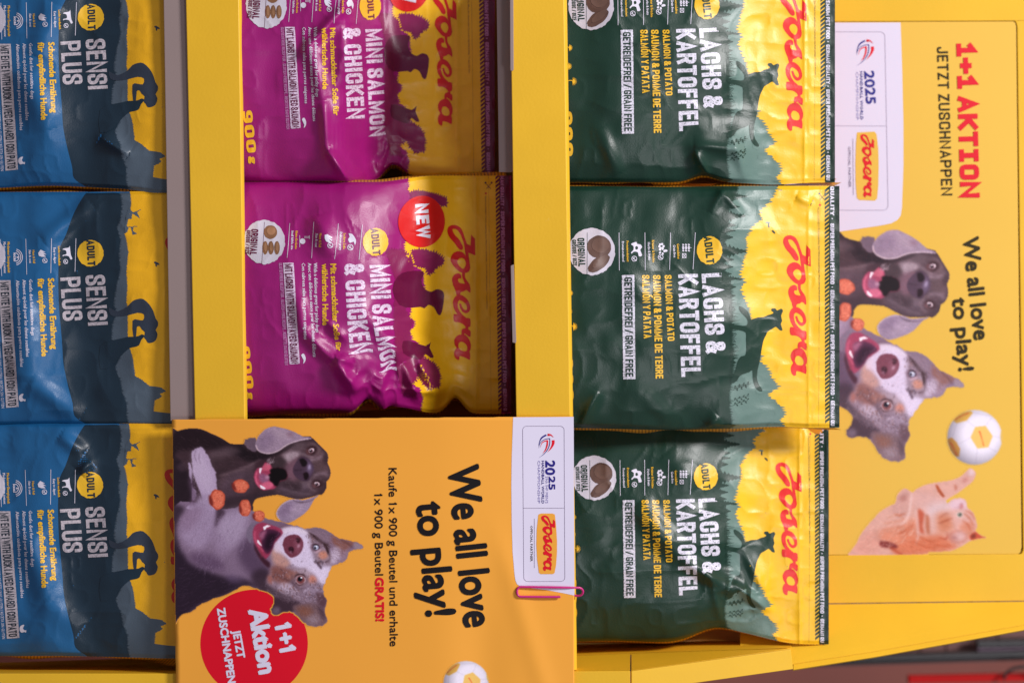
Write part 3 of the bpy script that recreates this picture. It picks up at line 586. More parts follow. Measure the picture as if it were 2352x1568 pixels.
    p.line([(1265, 1580), (1290, 1560), (1340, 1560), (1372, 1590)], (6, 12, 12, 6), (78, 48, 52), 1.5, .95); p.line([(1440, 1262), (1465, 1250), (1500, 1262)], (5, 9, 5), (60, 40, 50), 1.2, .95)
    # ears
    p.fill([(1390, 1105), (1480, 1085), (1560, 1105), (1640, 1152), (1600, 1230), (1540, 1230), (1460, 1150)], (138, 116, 132), 4, .9)
    p.fill([(1640, 1155), (1700, 1190), (1800, 1215), (1880, 1235), (1800, 1300), (1740, 1380), (1690, 1290), (1640, 1230)], (146, 96, 84), 6, .9); p.fill([(1640, 1300), (1720, 1290), (1730, 1370), (1700, 1430), (1640, 1450), (1620, 1400)], (212, 196, 216), 6, .9)
    p.fill([(1860, 1235), (1945, 1265), (1935, 1300), (1870, 1300)], (160, 140, 152), 3, .9); p.fill([(1740, 1330), (1800, 1320), (1780, 1400), (1730, 1430)], (166, 140, 156), 5, .8); p.line([(1700, 1195), (1790, 1240), (1850, 1290)], (10, 16, 10), (92, 66, 76), 3, .6)
    p.hair([(1400, 1110), (1640, 1160), (1780, 1300), (1700, 1440), (1620, 1400), (1580, 1250)], 0.5, 60, (150, 124, 140), 160, .5)
    p.fill([(1043, 1785), (1150, 1800), (1300, 1830), (1330, 1880), (1240, 1935), (1142, 1942), (1076, 1973), (1021, 1923)], (70, 50, 62), 4, .95); p.fill([(1030, 1920), (1080, 1880), (1120, 1920), (1076, 1968)], (128, 110, 128), 5, .8)
    p.fill([(1240, 1880), (1350, 1850), (1480, 1850), (1562, 1923), (1585, 2022), (1537, 2075), (1427, 2081), (1351, 2042), (1296, 1987)], (124, 98, 106), 4, .95); p.fill([(1290, 1890), (1400, 1880), (1450, 1950), (1380, 1990), (1310, 1960)], (140, 90, 72), 8, .85); p.fill([(1380, 2000), (1480, 1960), (1520, 2020), (1440, 2070)], (166, 148, 160), 8, .8); p.fill([(1470, 1870), (1550, 1910), (1570, 2010), (1530, 1990)], (84, 62, 74), 6, .8)
    p.hair([(1260, 1880), (1480, 1860), (1570, 2000), (1430, 2070), (1330, 2020)], .9, 60, (140, 110, 112), 140, .5); p.hair(head, 2.2, 36, (176, 156, 174), 260, .35); p.hair([(960, 1700), (1250, 1700), (1500, 1780), (1330, 1860), (1050, 1790)], .3, 70, (120, 98, 112), 160, .5)
    for k in range(0):
        a = -.2 + k * .08; p.line([(1020 - k * 6, 1330 + k * 12), (940 - k * 8, 1350 + k * 14), (850 - k * 8, 1440 + k * 10)], (3.5, 3, 1.5), (190, 170, 190), .6, .35)
    # flying treats
    for cx, cy, rx, ry, r, seed in ((480, 800, 84, 102, .1, 1), (715, 665, 88, 70, .1, 2), (760, 885, 62, 88, -.6, 3), (900, 968, 64, 56, -.1, 4)):
        R = random.Random(seed); pts = [(cx + rx * (1 + R.uniform(-.07, .07)) * math.cos(t) * (1.0 if abs(math.cos(t)) < .75 else .95), cy + ry * (1 + R.uniform(-.07, .07)) * math.sin(t)) for t in [i * .5236 + r for i in range(12)]]
        p.fill(pts, (186, 84, 62), .8, sil=True); p.fill([(x * .82 + (cx + 20) * .18, y * .9 + cy * .1) for x, y in pts], (228, 130, 104), 3, .95)
        p.fill([(cx - rx, cy - ry * .5), (cx - rx * .6, cy), (cx - rx * .5, cy + ry * .6), (cx - rx * .95, cy + ry * .4)], (120, 44, 40), 3, .85)
        for k in range(30): p.ell(cx + R.uniform(-.6, .8) * rx, cy + R.uniform(-.75, .75) * ry, R.uniform(3, 8), R.uniform(3, 7), (168, 72, 54) if R.random() < .6 else (250, 170, 140), 1, .6)
    p.rgb = np.clip(p.rgb * (1 + .03 * p.rs.randn(p.nx, p.ny))[..., None], 0, 255)
    return p
def paint_cat():
    p = Paint(40, 90, 1880, 1262, 9.0, 5, .36)
    p.fill([(55, 1255), (70, 1200), (150, 1090), (200, 980), (300, 850), (380, 760), (480, 660), (600, 590), (660, 560), (680, 470), (720, 410), (790, 368), (850, 400), (890, 420), (950, 370), (1060, 320), (1200, 290), (1400, 260), (1520, 210), (1590, 150), (1640, 104), (1700, 130), (1716, 200), (1670, 285), (1600, 340), (1480, 430), (1380, 490), (1330, 530), (1350, 560), (1400, 520), (1450, 500), (1530, 495), (1590, 530), (1612, 620), (1680, 680), (1722, 780), (1738, 870), (1718, 925), (1790, 985), (1862, 1015), (1750, 1032), (1640, 1062), (1560, 1112), (1450, 1170), (1340, 1195), (1110, 1200), (1050, 1232), (600, 1250)], (226, 176, 164), 1.2, sil=True)
    p.fill([(880, 950), (980, 1000), (1250, 980), (1400, 1080), (1500, 1130), (1300, 1190), (1000, 1240), (700, 1250), (620, 1150), (700, 1040)], (218, 126, 92), 9, .9)
    p.fill([(420, 950), (700, 860), (920, 760), (960, 950), (800, 1100), (500, 1100)], (224, 144, 116), 10, .85); p.fill([(120, 1150), (300, 950), (430, 950), (480, 1150), (300, 1240)], (222, 162, 148), 9, .8)
    p.fill([(460, 1060), (540, 1060), (660, 1100), (690, 1150), (560, 1150), (465, 1130)], (138, 56, 54), 3, .95); p.line([(600, 1140), (680, 1200), (760, 1240)], (40, 30, 20), (176, 70, 46), 4, .8)
    p.fill([(660, 580), (690, 460), (780, 390), (850, 420), (840, 620), (800, 740), (700, 760), (620, 700)], (214, 166, 158), 6, .9); p.fill([(720, 480), (800, 450), (800, 520), (740, 545)], (188, 128, 118), 5, .7)
    p.line([(880, 440), (850, 650), (800, 790), (720, 850)], (30, 26, 14), (238, 204, 200), 3, .9); p.line([(560, 760), (680, 720), (780, 770)], (10, 14, 8), (196, 130, 100), 3, .7)
    for y in (830, 915): p.line([(500, y), (640, y - 20), (780, y - 60)], (12, 16, 8), (206, 120, 86), 4, .7)
    p.fill([(900, 440), (1080, 430), (1280, 500), (1320, 560), (1100, 600), (1000, 660), (900, 580)], (222, 178, 172), 8, .8)
    p.fill([(1050, 650), (1180, 570), (1400, 560), (1400, 650), (1200, 700), (1160, 900), (1120, 760)], (228, 208, 216), 14, .85)
    p.fill([(960, 640), (1040, 700), (1020, 860), (1040, 960), (980, 930), (960, 800)], (196, 88, 60), 4, .85); p.fill([(1060, 720), (1110, 760), (1110, 960), (1070, 930)], (184, 96, 62), 4, .8)
    p.line([(930, 640), (950, 800), (960, 1000), (930, 1090)], (26, 30, 30, 20), (236, 196, 190), 4, .8)
    p.fill([(1200, 720), (1300, 700), (1420, 760), (1400, 900), (1320, 960), (1220, 920), (1190, 820)], (210, 128, 92), 14, .8); p.line([(1220, 830), (1330, 790), (1430, 750)], (10, 18, 10), (160, 70, 44), 3, .8); p.line([(1230, 760), (1300, 710), (1360, 690)], (8, 14, 8), (170, 84, 60), 3, .7)
    p.fill([(1380, 540), (1500, 500), (1590, 540), (1600, 640), (1500, 650), (1400, 640)], (232, 200, 212), 5, .9); p.fill([(1520, 560), (1560, 600), (1540, 640), (1505, 640)], (200, 120, 120), 3, .8)
    p.fill([(1430, 660), (1600, 640), (1700, 760), (1720, 900), (1600, 950), (1450, 860), (1400, 760)], (228, 180, 172), 6, .8); p.fill([(1560, 820), (1700, 830), (1700, 930), (1600, 1040), (1500, 900)], (216, 140, 112), 7, .8)
    p.ell(1505, 712, 52, 42, (236, 208, 204), 5, .8); p.ell(1507, 712, 34, 28, (156, 158, 144), 2); p.ell(1512, 712, 16, 20, (84, 84, 76), 2, .8)
    p.ell(1480, 1005, 128, 92, (206, 134, 116), 3); p.ell(1500, 1000, 96, 68, (228, 194, 196), 9, .85); p.ell(1440, 1015, 44, 26, (176, 116, 112), 6, .8)
    p.fill([(1640, 990), (1715, 935), (1790, 985), (1862, 1015), (1750, 1030), (1660, 1050)], (206, 92, 66), 2.5); p.fill([(1650, 1000), (1700, 960), (1720, 1000), (1680, 1030)], (130, 56, 40), 3, .8)
    p.line([(1200, 320), (1240, 400), (1300, 480)], (26, 44, 30), (180, 82, 46), 2, .9); p.line([(1440, 320), (1460, 360), (1440, 390)], (26, 30, 14), (186, 104, 80), 3, .7); p.ell(1580, 260, 50, 26, (196, 128, 120), 5, .7, -.6); p.ell(1660, 160, 40, 46, (236, 214, 222), 5, .7)
    for q in ([(1560, 700), (1640, 760), (1680, 850)], [(1580, 660), (1660, 700), (1710, 790)], [(1540, 790), (1620, 850), (1650, 930)], [(1000, 1010), (1100, 1060), (1250, 1060)], [(900, 1060), (1040, 1130), (1200, 1150)], [(780, 1000), (860, 900), (900, 800)], [(1100, 1100), (1240, 1120), (1400, 1140)], [(620, 980), (760, 940), (860, 860)], [(640, 700), (720, 720), (800, 690)]):
        p.line(q, (8, 22, 8), (190, 92, 58), 3, .7)
    p.fill([(1130, 740), (1190, 730), (1200, 900), (1150, 960), (1120, 860)], (230, 190, 184), 9, .6); p.line([(1420, 640), (1500, 600), (1560, 560)], (6, 12, 8), (190, 140, 150), 3, .7)
    p.line([(1230, 1010), (1330, 1030), (1350, 940)], (10, 20, 8), (176, 70, 46), 3, .8); p.hair([(900, 950), (1500, 1130), (1000, 1230), (700, 1200)], .2, 70, (206, 108, 74), 90, .5, wd=7); p.hair([(150, 1150), (600, 620), (900, 600), (900, 1000), (400, 1200)], 2.2, 80, (234, 188, 172), 120, .4, wd=9)
    p.grain(.02, .3, 2); return p
def paint_ball():
    p = Paint(1010, 1080, 1552, 1622, 4.5, 9)
    p.ell(1280, 1350, 262, 262, (232, 224, 240), 1, sil=True)
    p.fill([(1240, 1350), (1285, 1250), (1385, 1240), (1452, 1340), (1410, 1445), (1305, 1457)], (234, 190, 104), 1, sm=0)
    p.fill([(1070, 1190), (1120, 1130), (1180, 1105), (1240, 1097), (1266, 1115), (1205, 1190), (1110, 1216)], (232, 178, 80), 1, sm=0); p.fill([(1015, 1370), (1062, 1350), (1110, 1400), (1142, 1460), (1132, 1530), (1095, 1532), (1050, 1470)], (226, 160, 70), 1, sm=0); p.fill([(1530, 1290), (1545, 1290), (1545, 1400), (1534, 1400), (1524, 1350)], (234, 190, 90), 1, sm=0)
    for q in ([(1205, 1190), (1280, 1250)], [(1240, 1350), (1138, 1412)], [(1305, 1457), (1290, 1600)], [(1452, 1340), (1526, 1350)], [(1385, 1240), (1450, 1150)], [(1410, 1445), (1490, 1490)], [(1450, 1150), (1266, 1115)], [(1110, 1216), (1070, 1340)]): p.line(q, 5, (196, 186, 206), 1, .8)
    for q in ([(1325, 1290), (1345, 1350), (1365, 1430)], [(1095, 1180), (1150, 1150), (1220, 1120)], [(1050, 1400), (1080, 1450), (1110, 1520)]):
        v = smooth_pts(q, 8, False)
        for i in range(0, len(v) - 1): p.line([v[i] + ((-1) ** i * 7, 0), v[i + 1] + ((-1) ** (i + 1) * 7, 0)], 5, (222, 78, 40), .7, .9)
    r = np.sqrt((p.X - 1340) ** 2 + (p.Y - 1320) ** 2) / 330
    sh = np.clip(1.06 - .55 * np.clip(r - .45, 0, 1) ** 1.3 * 2.0, .3, 1.06); p.rgb = p.rgb * sh[..., None] + (1 - np.minimum(sh, 1))[..., None] * np.array((40, 24, 40)) * .6
    p.rgb = np.clip(p.rgb, 0, 255); return p
def print_patch(name, p, T, paper, surf, material, parent, z=2, keep=None):
    """ink grid -> mesh lying on the paper; T maps painting positions to the photo plane"""
    xy = T(np.stack([p.X.ravel(), p.Y.ravel()], -1)); a = p.a.ravel(); ok = a > .03
    if keep is not None: ok &= keep(xy)
    rgb = p.rgb.reshape(-1, 3) * a[:, None] + np.array(paper, float) * (1 - a[:, None])
    idx = np.arange(p.nx * p.ny).reshape(p.nx, p.ny); okg = ok.reshape(p.nx, p.ny)
    fm = okg[:-1, :-1] | okg[1:, :-1] | okg[:-1, 1:] | okg[1:, 1:]
    if keep is not None: kg = keep(xy).reshape(p.nx, p.ny); fm &= kg[:-1, :-1] & kg[1:, :-1] & kg[:-1, 1:] & kg[1:, 1:]
    q = np.stack([idx[:-1, :-1][fm], idx[:-1, 1:][fm], idx[1:, 1:][fm], idx[1:, :-1][fm]], -1)
    used = np.unique(q); lut = np.zeros(p.nx * p.ny, int); lut[used] = np.arange(len(used)); q = lut[q]
    v = xy[used]; a0 = v[q[0]]; ar = np.sum(a0[:, 0] * np.roll(a0[:, 1], -1) - np.roll(a0[:, 0], -1) * a0[:, 1])
    if ar > 0: q = q[:, ::-1]
    pts, nor = surf(v[:, 0], v[:, 1]); pts = pts + nor * (z * LAYER)
    me = bpy.data.meshes.new(name); me.vertices.add(len(pts)); me.vertices.foreach_set('co', pts.astype(np.float32).ravel())
    me.loops.add(q.size); me.loops.foreach_set('vertex_index', q.astype(np.int32).ravel()); me.polygons.add(len(q))
    me.polygons.foreach_set('loop_start', np.arange(0, q.size, 4, dtype=np.int32)); me.update(calc_edges=True); me.validate()
    at = me.color_attributes.new('ink', 'FLOAT_COLOR', 'POINT'); c = np.ones((len(used), 4), np.float32); c[:, :3] = s2l(rgb[used]) * INK; at.data.foreach_set('color', c.ravel())
    me.polygons.foreach_set('use_smooth', [True] * len(me.polygons)); me.materials.append(material)
    return link_mesh(name, me, parent)
INK = 1.0
# ------------------------------------------------------------------ materials
K = 1.0
def film(n, c, **k): return mat(n, c, rough=.39, noise=.05, spec=.5, uvn=True, bump=.15, bscale=900, **k)
GREEN = [film('film_yellow', (250, 192, 26)), film('film_forest_green', (17, 52, 40)), film('film_sage_green', (98, 126, 118)), film('ink_red', (236, 40, 36)),
         mat('ink_white_worn', (226, 222, 238), .4, .03, wear=(70, 92, 88), wear_amt=.6), film('ink_white', (226, 222, 238)), film('ink_yellow', (240, 188, 40)),
         mat('ink_kibble_brown', (92, 66, 58), .5, .35, uvn=True), film('film_black_green', (14, 34, 27)), mat('ink_kibble_light', (102, 76, 67), .5, .3, uvn=True), film('ink_badge', (206, 200, 214))]
MAGENTA = [film('film_yellow', (252, 198, 32)), film('film_magenta', (154, 16, 112)), film('film_plum', (98, 6, 58)), film('ink_red_deep', (216, 22, 26)),
           mat('ink_white_worn_plum', (228, 208, 232), .4, .03, wear=(150, 60, 130), wear_amt=.7), film('ink_white', (226, 222, 238)), film('ink_yellow', (240, 188, 40)),
           mat('ink_kibble_tan', (134, 92, 62), .5, .3, uvn=True), film('film_mauve', (132, 26, 84)), mat('ink_kibble_tan_light', (160, 116, 84), .5, .3, uvn=True), film('ink_badge', (206, 200, 214)), film('ink_lilac', (196, 130, 184))]
BLUE = [film('film_ochre_yellow', (240, 178, 22)), film('film_blue_sheen', (26, 94, 146)), film('film_navy', (22, 44, 60)), film('ink_red_brick', (214, 40, 20)),  # the blue print is brightened to carry the sheen of the lower film
        mat('ink_grey_worn', (196, 186, 194), .4, .03, wear=(110, 110, 124), wear_amt=.6), film('ink_white', (226, 222, 238)), film('ink_yellow', (240, 188, 40)),
        mat('ink_kibble_brown', (112, 86, 76), .5, .35, uvn=True), film('film_slate', (78, 92, 106)), film('film_dark_slate', (48, 58, 74)), film('ink_badge', (206, 200, 214))]
card = mat('printed_card_yellow', (234, 184, 44), .5, .05, nscale=14, spec=.3, bump=.1, bscale=500, scuff=.35)
card_in = mat('printed_card_yellow_inside', (226, 170, 26), .6, .05, nscale=20, spec=.3, bump=.08, bscale=900)
card_grey = mat('plain_grey_card', (150, 132, 130), .6, .04, nscale=10, spec=.3, bump=.05, bscale=700)
card_edge = mat('cut_card_edge', (150, 122, 84), .8, .2, nscale=300)
back_mat = mat('film_back_orange', (222, 140, 20), .4, .06, uvn=True)
gusset_mat = mat('film_gusset', (214, 150, 26), .42, .06, stripes=(150, 100, 20))
shaded_card = mat('tray_card_shaded', (150, 104, 20), .7, .1)  # yellow card with the shade inside the trays put into its colour
# ------------------------------------------------------------------ artwork of the three pouches
def seal_band(a, m_band, m_text, m_rib, x_h0, x_h1, x_t, x_end, ya, yb, slope, words, cap, m_y=0):
    """hatched strip, dark band, lettering and serrated top edge; x positions at ya, slope = dx per dy"""
    sx = lambda x, y: x + (y - ya) * slope
    a.part('seal_band'); a.poly([(sx(x_t - 4, ya), ya), (sx(x_end, ya), ya), (sx(x_end, yb), yb), (sx(x_t - 4, yb), yb)], m_band, z=2)
    y = ya + 4
    while y < yb - 40:
        a.poly([(sx(x_h0, y), y + 22), (sx(x_h1 + 4, y), y), (sx(x_h1 + 4, y), y + 17), (sx(x_h0, y), y + 39)], m_band, z=2); y += 25
    for k, dx in enumerate((0.35, 0.55, 0.8)):
        xx = x_t + cap + 3 + (x_end - x_t - cap) * dx; a.stroke([(sx(xx, ya), ya + 1), (sx(xx, yb), yb - 1)], 3.2, m_rib, z=3)
    a.part('seal_lettering')
    y = ya + words[0][1] 
    for s, y0, y1 in words: a.caps(s, (sx(x_t + 3, y0), y0), (sx(x_t + 3, y1), y1), cap, m_text, t=.2, z=3)
def check(a, x, y, r, m):
    t = [(x + r * math.cos(q), y + r * math.sin(q)) for q in np.linspace(0, 2 * math.pi, 14)[:-1]]
    a.stroke(t, r * .24, m, closed=True, z=2.2); a.stroke([(x + r * .1, y - r * .5), (x - r * .45, y - r * .05), (x + r * .9, y + r * .8)], r * .3, m, z=2.4)
def art_green():
    a = Art(1263.3, 402, .3845)
    tree = [(1362, 40), (1345, 100), (1300, 165), (1238, 225), (1265, 262), (1205, 305), (1168, 372), (1172, 450), (1148, 530), (1128, 590), (1155, 640), (1135, 690), (1166, 760), (1186, 800), (1200, 860), (1205, 900), (1215, 1000), (1248, 1060), (1262, 1085), (1250, 1110), (1295, 1150), (1320, 1210), (1362, 1265), (1296, 1310), (1335, 1350), (1385, 1390), (1402, 1430), (1368, 1470), (1412, 1515), (1412, 1570)]
    a.part('landscape_print'); a.poly(jagy(tree, 15, 26, 4) + [(1668, 1570), (1668, 40)], 0, z=1.2)
    back = [(1150, 40), (1130, 100), (1175, 125), (1100, 150), (1130, 185), (1070, 205), (1165, 242), (1085, 262), (1065, 300), (1100, 330), (1056, 360), (1090, 385), (1050, 402), (1110, 430), (1186, 456), (1105, 480), (1062, 500), (1040, 520), (1088, 548), (1046, 585), (1150, 622), (1092, 640), (1080, 660), (1100, 700), (1085, 752), (1100, 800), (1090, 850), (1110, 905), (1092, 960), (1098, 1000), (1110, 1050), (1100, 1100), (1118, 1130), (1090, 1222), (1076, 1300), (1092, 1350), (1076, 1400), (1090, 1450), (1120, 1480), (1070, 1515), (1150, 1532), (1080, 1570)]
    low = [(1130, 40), (1110, 120), (1065, 210), (1050, 300), (1045, 400), (1035, 500), (1040, 560), (1075, 650), (1085, 750), (1088, 850), (1090, 1000), (1098, 1120), (1085, 1230), (1070, 1300), (1074, 1400), (1082, 1460), (1075, 1515), (1080, 1570)]
    a.poly(jagy(low, 8, 24, 6) + [(1600, 1570), (1600, 40)], 2, z=.5)
    for i, (fx_, fy_, fh, fw) in enumerate(((1120, 128, 60, 16), (1090, 190, 45, 14), (1060, 245, 110, 36), (1055, 300, 55, 22), (1050, 332, 60, 18), (1045, 372, 50, 20), (1045, 455, 142, 44), (1040, 505, 60, 22), (1035, 548, 60, 24), (1040, 590, 45, 18), (1060, 622, 92, 26), (1072, 668, 40, 16), (1075, 720, 34, 14), (1075, 1528, 84, 26), (1070, 1490, 40, 14))):
        a.poly(fir(fx_, fy_, fh, fw, i), 1, z=.9 + .02 * i)
    for i, (fx_, fy_, fh, fw) in enumerate(((1240, 160, 90, 24), (1200, 225, 70, 22), (1150, 300, 80, 24), (1110, 640, 60, 18), (1270, 1185, 60, 20), (1260, 1290, 74, 22), (1290, 1350, 64, 20), (1330, 1500, 74, 20))): a.poly(fir(fx_, fy_, fh, fw, 40 + i), 2, z=1.35 + .02 * i)
    a.part('dog_silhouette')
    a.poly([(1128, 785), (1150, 790), (1180, 815), (1195, 850), (1202, 862), (1240, 850), (1275, 848), (1300, 836), (1320, 831), (1335, 821), (1320, 809), (1325, 797), (1345, 797), (1356, 809), (1380, 798), (1391, 811), (1380, 840), (1386, 870), (1378, 890), (1389, 926), (1370, 925), (1350, 906), (1325, 920), (1300, 935), (1290, 955), (1275, 985), (1265, 1030), (1255, 1090), (1250, 1120), (1240, 1160), (1235, 1210), (1246, 1250), (1267, 1280), (1263, 1293), (1240, 1286), (1220, 1255), (1210, 1210), (1208, 1166), (1190, 1176), (1160, 1186), (1132, 1200), (1116, 1226), (1092, 1242), (1075, 1240), (1080, 1220), (1098, 1180), (1110, 1150), (1120, 1110), (1140, 1082), (1165, 1075), (1172, 1040), (1170, 980), (1168, 940), (1130, 926), (1090, 915), (1070, 895), (1110, 893), (1150, 900), (1175, 895), (1180, 870), (1165, 845), (1135, 815)], 1, smooth=2, z=2)
    a.part('bird_print'); a.ell(1302, 285, 16, 5, 2, 10, .2, z=2); a.ell(1306, 300, 5, 16, 1, 10, .2, z=2); a.ell(1335, 340, 15, 6, 1, 10, .3, .6, z=2)
    a.part('plant_print')
    for yy, x1 in ((1245, 1200), (1255, 1190), (1318, 1190), (1345, 1180)):
        a.stroke([(1090, yy + 30), (1130, yy + 12), (x1, yy)], 2.4, 1, smooth=3, z=2)
        for k in range(7): a.ell(1105 + k * 13, yy + 22 - k * 4 + (9 if k % 2 else -7), 7, 3.4, 1, 8, .1, .7 if k % 2 else -.7, z=2)
    R = random.Random(5)
    for k in range(46): y = 760 + k * 10.5 + R.random() * 5; x = 1085 + R.random() * 10; a.stroke([(x - 14, y), (x + 10, y + R.uniform(-4, 4)), (x + 18 + 26 * R.random(), y + R.uniform(-14, 14))], (5, 3.5, 1), 1, z=1.5)
    a.part('brand_lettering'); a.logo((1390, 365), (1416, 1196), 160, 3, z=2)
    a.part('product_lettering'); a.caps('LACHS &', (905, 590), (932, 1065), 118, 4, t=.2); a.caps('KARTOFFEL', (765, 593), (784, 1203), 118, 4, t=.2)
    a.part('subtitle_lettering'); a.caps('SALMON & POTATO', (683, 598), (702, 990), 42, 6, t=.19, z=2); a.caps('SAUMON & POMME DE TERRE', (613, 598), (630, 1213), 46, 6, t=.19, z=2); a.caps('SALMÓN Y PATATA', (548, 598), (560, 975), 45, 6, t=.19, z=2)
    a.part('claim_box'); a.poly(jag([(430, 599), (503, 597)], 10, 2, 1) + jag([(503, 597), (510, 1215)], 10, 2, 2) + jag([(510, 1215), (438, 1217)], 10, 2, 3) + jag([(438, 1217), (430, 599)], 10, 2, 4), 4, z=2); a.caps('GETREIDEFREI / GRAIN FREE', (444, 612), (452, 1202), 46, 1, t=.18, z=3)
    a.part('age_badge'); a.ell(952, 450, 76, 84, 6, 60, .025, z=2); a.caps('ADULT', (918, 370), (936, 530), 46, 1, t=.2, z=3)
    a.part('kibble_badge'); a.ell(250, 458, 138, 140, 10, 70, .02, z=2); a.stroke([(222, 345), (222, 592)], 2, 1, z=3); a.ell(293, 430, 72, 68, 7, 30, .02, z=3); a.ell(300, 420, 52, 46, 9, 24, .03, z=4); a.ell(292, 528, 76, 36, 7, 30, .03, -.65, z=3); a.ell(300, 516, 58, 22, 9, 24, .03, -.65, z=4)
    a.caps('ORIGINAL', (163, 378), (170, 547), 42, 1, t=.2, z=3); a.caps('GRÖSSE / SIZE', (131, 388), (138, 543), 24, 1, t=.2, z=3)
    a.part('feature_print')
    for x0, y0, x1, y1 in ((412, 345, 414, 570), (567, 343, 568, 568), (720, 343, 714, 566), (868, 343, 854, 563)): a.stroke([(x0, y0), (x1, y1)], 3, 5, z=2)
    for s, x, y0, y1, c, m in (('Getreidefrei', 757, 410, 500, 15, 6), ('Grain free', 734, 418, 492, 15, 5), ('Kräuter & Früchte', 608, 390, 522, 15, 6), ('Herbs & fruits', 583, 403, 508, 15, 5), ('Proteinreduziert', 455, 395, 518, 14, 6), ('Protein-reduced', 428, 398, 517, 14, 5)): a.text(s, (x, y0), (x + 4, y1), c, m, .045, 1, 2, copies=2)
    for x in (795, 812, 829): 
        for y in (416, 428, 440, 452): a.ell(x, y, 7, 4.5, 5, 8, 0, .5, z=2)
    a.stroke([(788, 434), (845, 434)], 2.5, 5, z=2); a.stroke([(790, 470), (812, 470), (812, 494), (790, 494)], 3, 5, closed=True, z=2); a.stroke([(790, 470), (812, 494)], 2.5, 5, z=2.2); a.stroke([(812, 470), (790, 494)], 2.5, 5, z=2.4)
    for k in range(6): a.ell(665 + 13 * math.cos(k), 425 + 13 * math.sin(k), 7, 7, 5, 9, z=2)
    for k in range(5): a.ell(668 + 15 * math.cos(k * 1.26), 455 + 15 * math.sin(k * 1.26), 8, 6, 5, 8, 0, k * 1.26, z=2.1)
    a.ell(690, 452, 12, 7, 5, 9, z=2); check(a, 660, 490, 15, 5)
    a.poly([(490, 408), (515, 400), (520, 412), (540, 415), (550, 432), (538, 448), (550, 480), (530, 486), (524, 462), (500, 458), (488, 470), (484, 462), (498, 448), (498, 425), (484, 416)], 5, smooth=2, z=2, holes=[[(508, 430), (520, 425), (526, 440), (512, 447)]]); check(a, 503, 500, 15, 5)
    a.part('weight_lettering'); a.caps('900', (66, 1085), (72, 1352), 70, 6, t=.22, z=2); a.text('g', (84, 1362), (84, 1400), 46, 6, .09, 2, 2)
    a.part('flower_print')
    for cx, cy, s in ((140, 905, 1), (112, 815, .9), (118, 705, .8)):
        a.stroke([(60, cy + 20), (cx - 20, cy - 6), (cx, cy)], 4, 6, smooth=3, z=2)
        for k in range(9): t = -1.5 + k * .38; a.stroke([(cx, cy), (cx + 24 * s * math.cos(t), cy + 24 * s * math.sin(t))], (6, 2), 6, z=2.1 + .02 * k)
    a.part('tear_guide')
    y = 70
    while y < 1495: a.stroke([(1612 - (y - 70) * .006, y), (1612 - (y - 70) * .006, y + 5)], 1.8, 1, z=2); y += 10
    a.stroke([(1640, 118), (1612, 150)], 3, 1, z=2); a.stroke([(1612, 118), (1640, 150)], 3, 1, z=2.2); a.ell(1608, 112, 6, 6, 1, 10, z=2); a.ell(1644, 112, 6, 6, 1, 10, z=2.1); a.ell(1612, 180, 7, 7, 3, 6, z=2)
    a.text('Wiederverschließbare Frischeverpackung. Zum Öffnen hier aufschneiden. | Reclosable stay-fresh package. To open slice here.', (1597, 192), (1607, 872), 9, 1, 0, 1, 2)
    seal_band(a, 1, 5, 8, 1640, 1664, 1670, 1728, 64, 1498, .002, [('QUALITY', 70, 242), ('*', 258, 264), ('SUPER PREMIUM PET FOOD', 290, 652), ('*', 666, 672), ('GERMAN QUALITY', 686, 920), ('*', 932, 938), ('SUPER PREMIUM PET FOOD', 952, 1312), ('*', 1326, 1332), ('GERMAN QU', 1346, 1494)], 23)
    return a
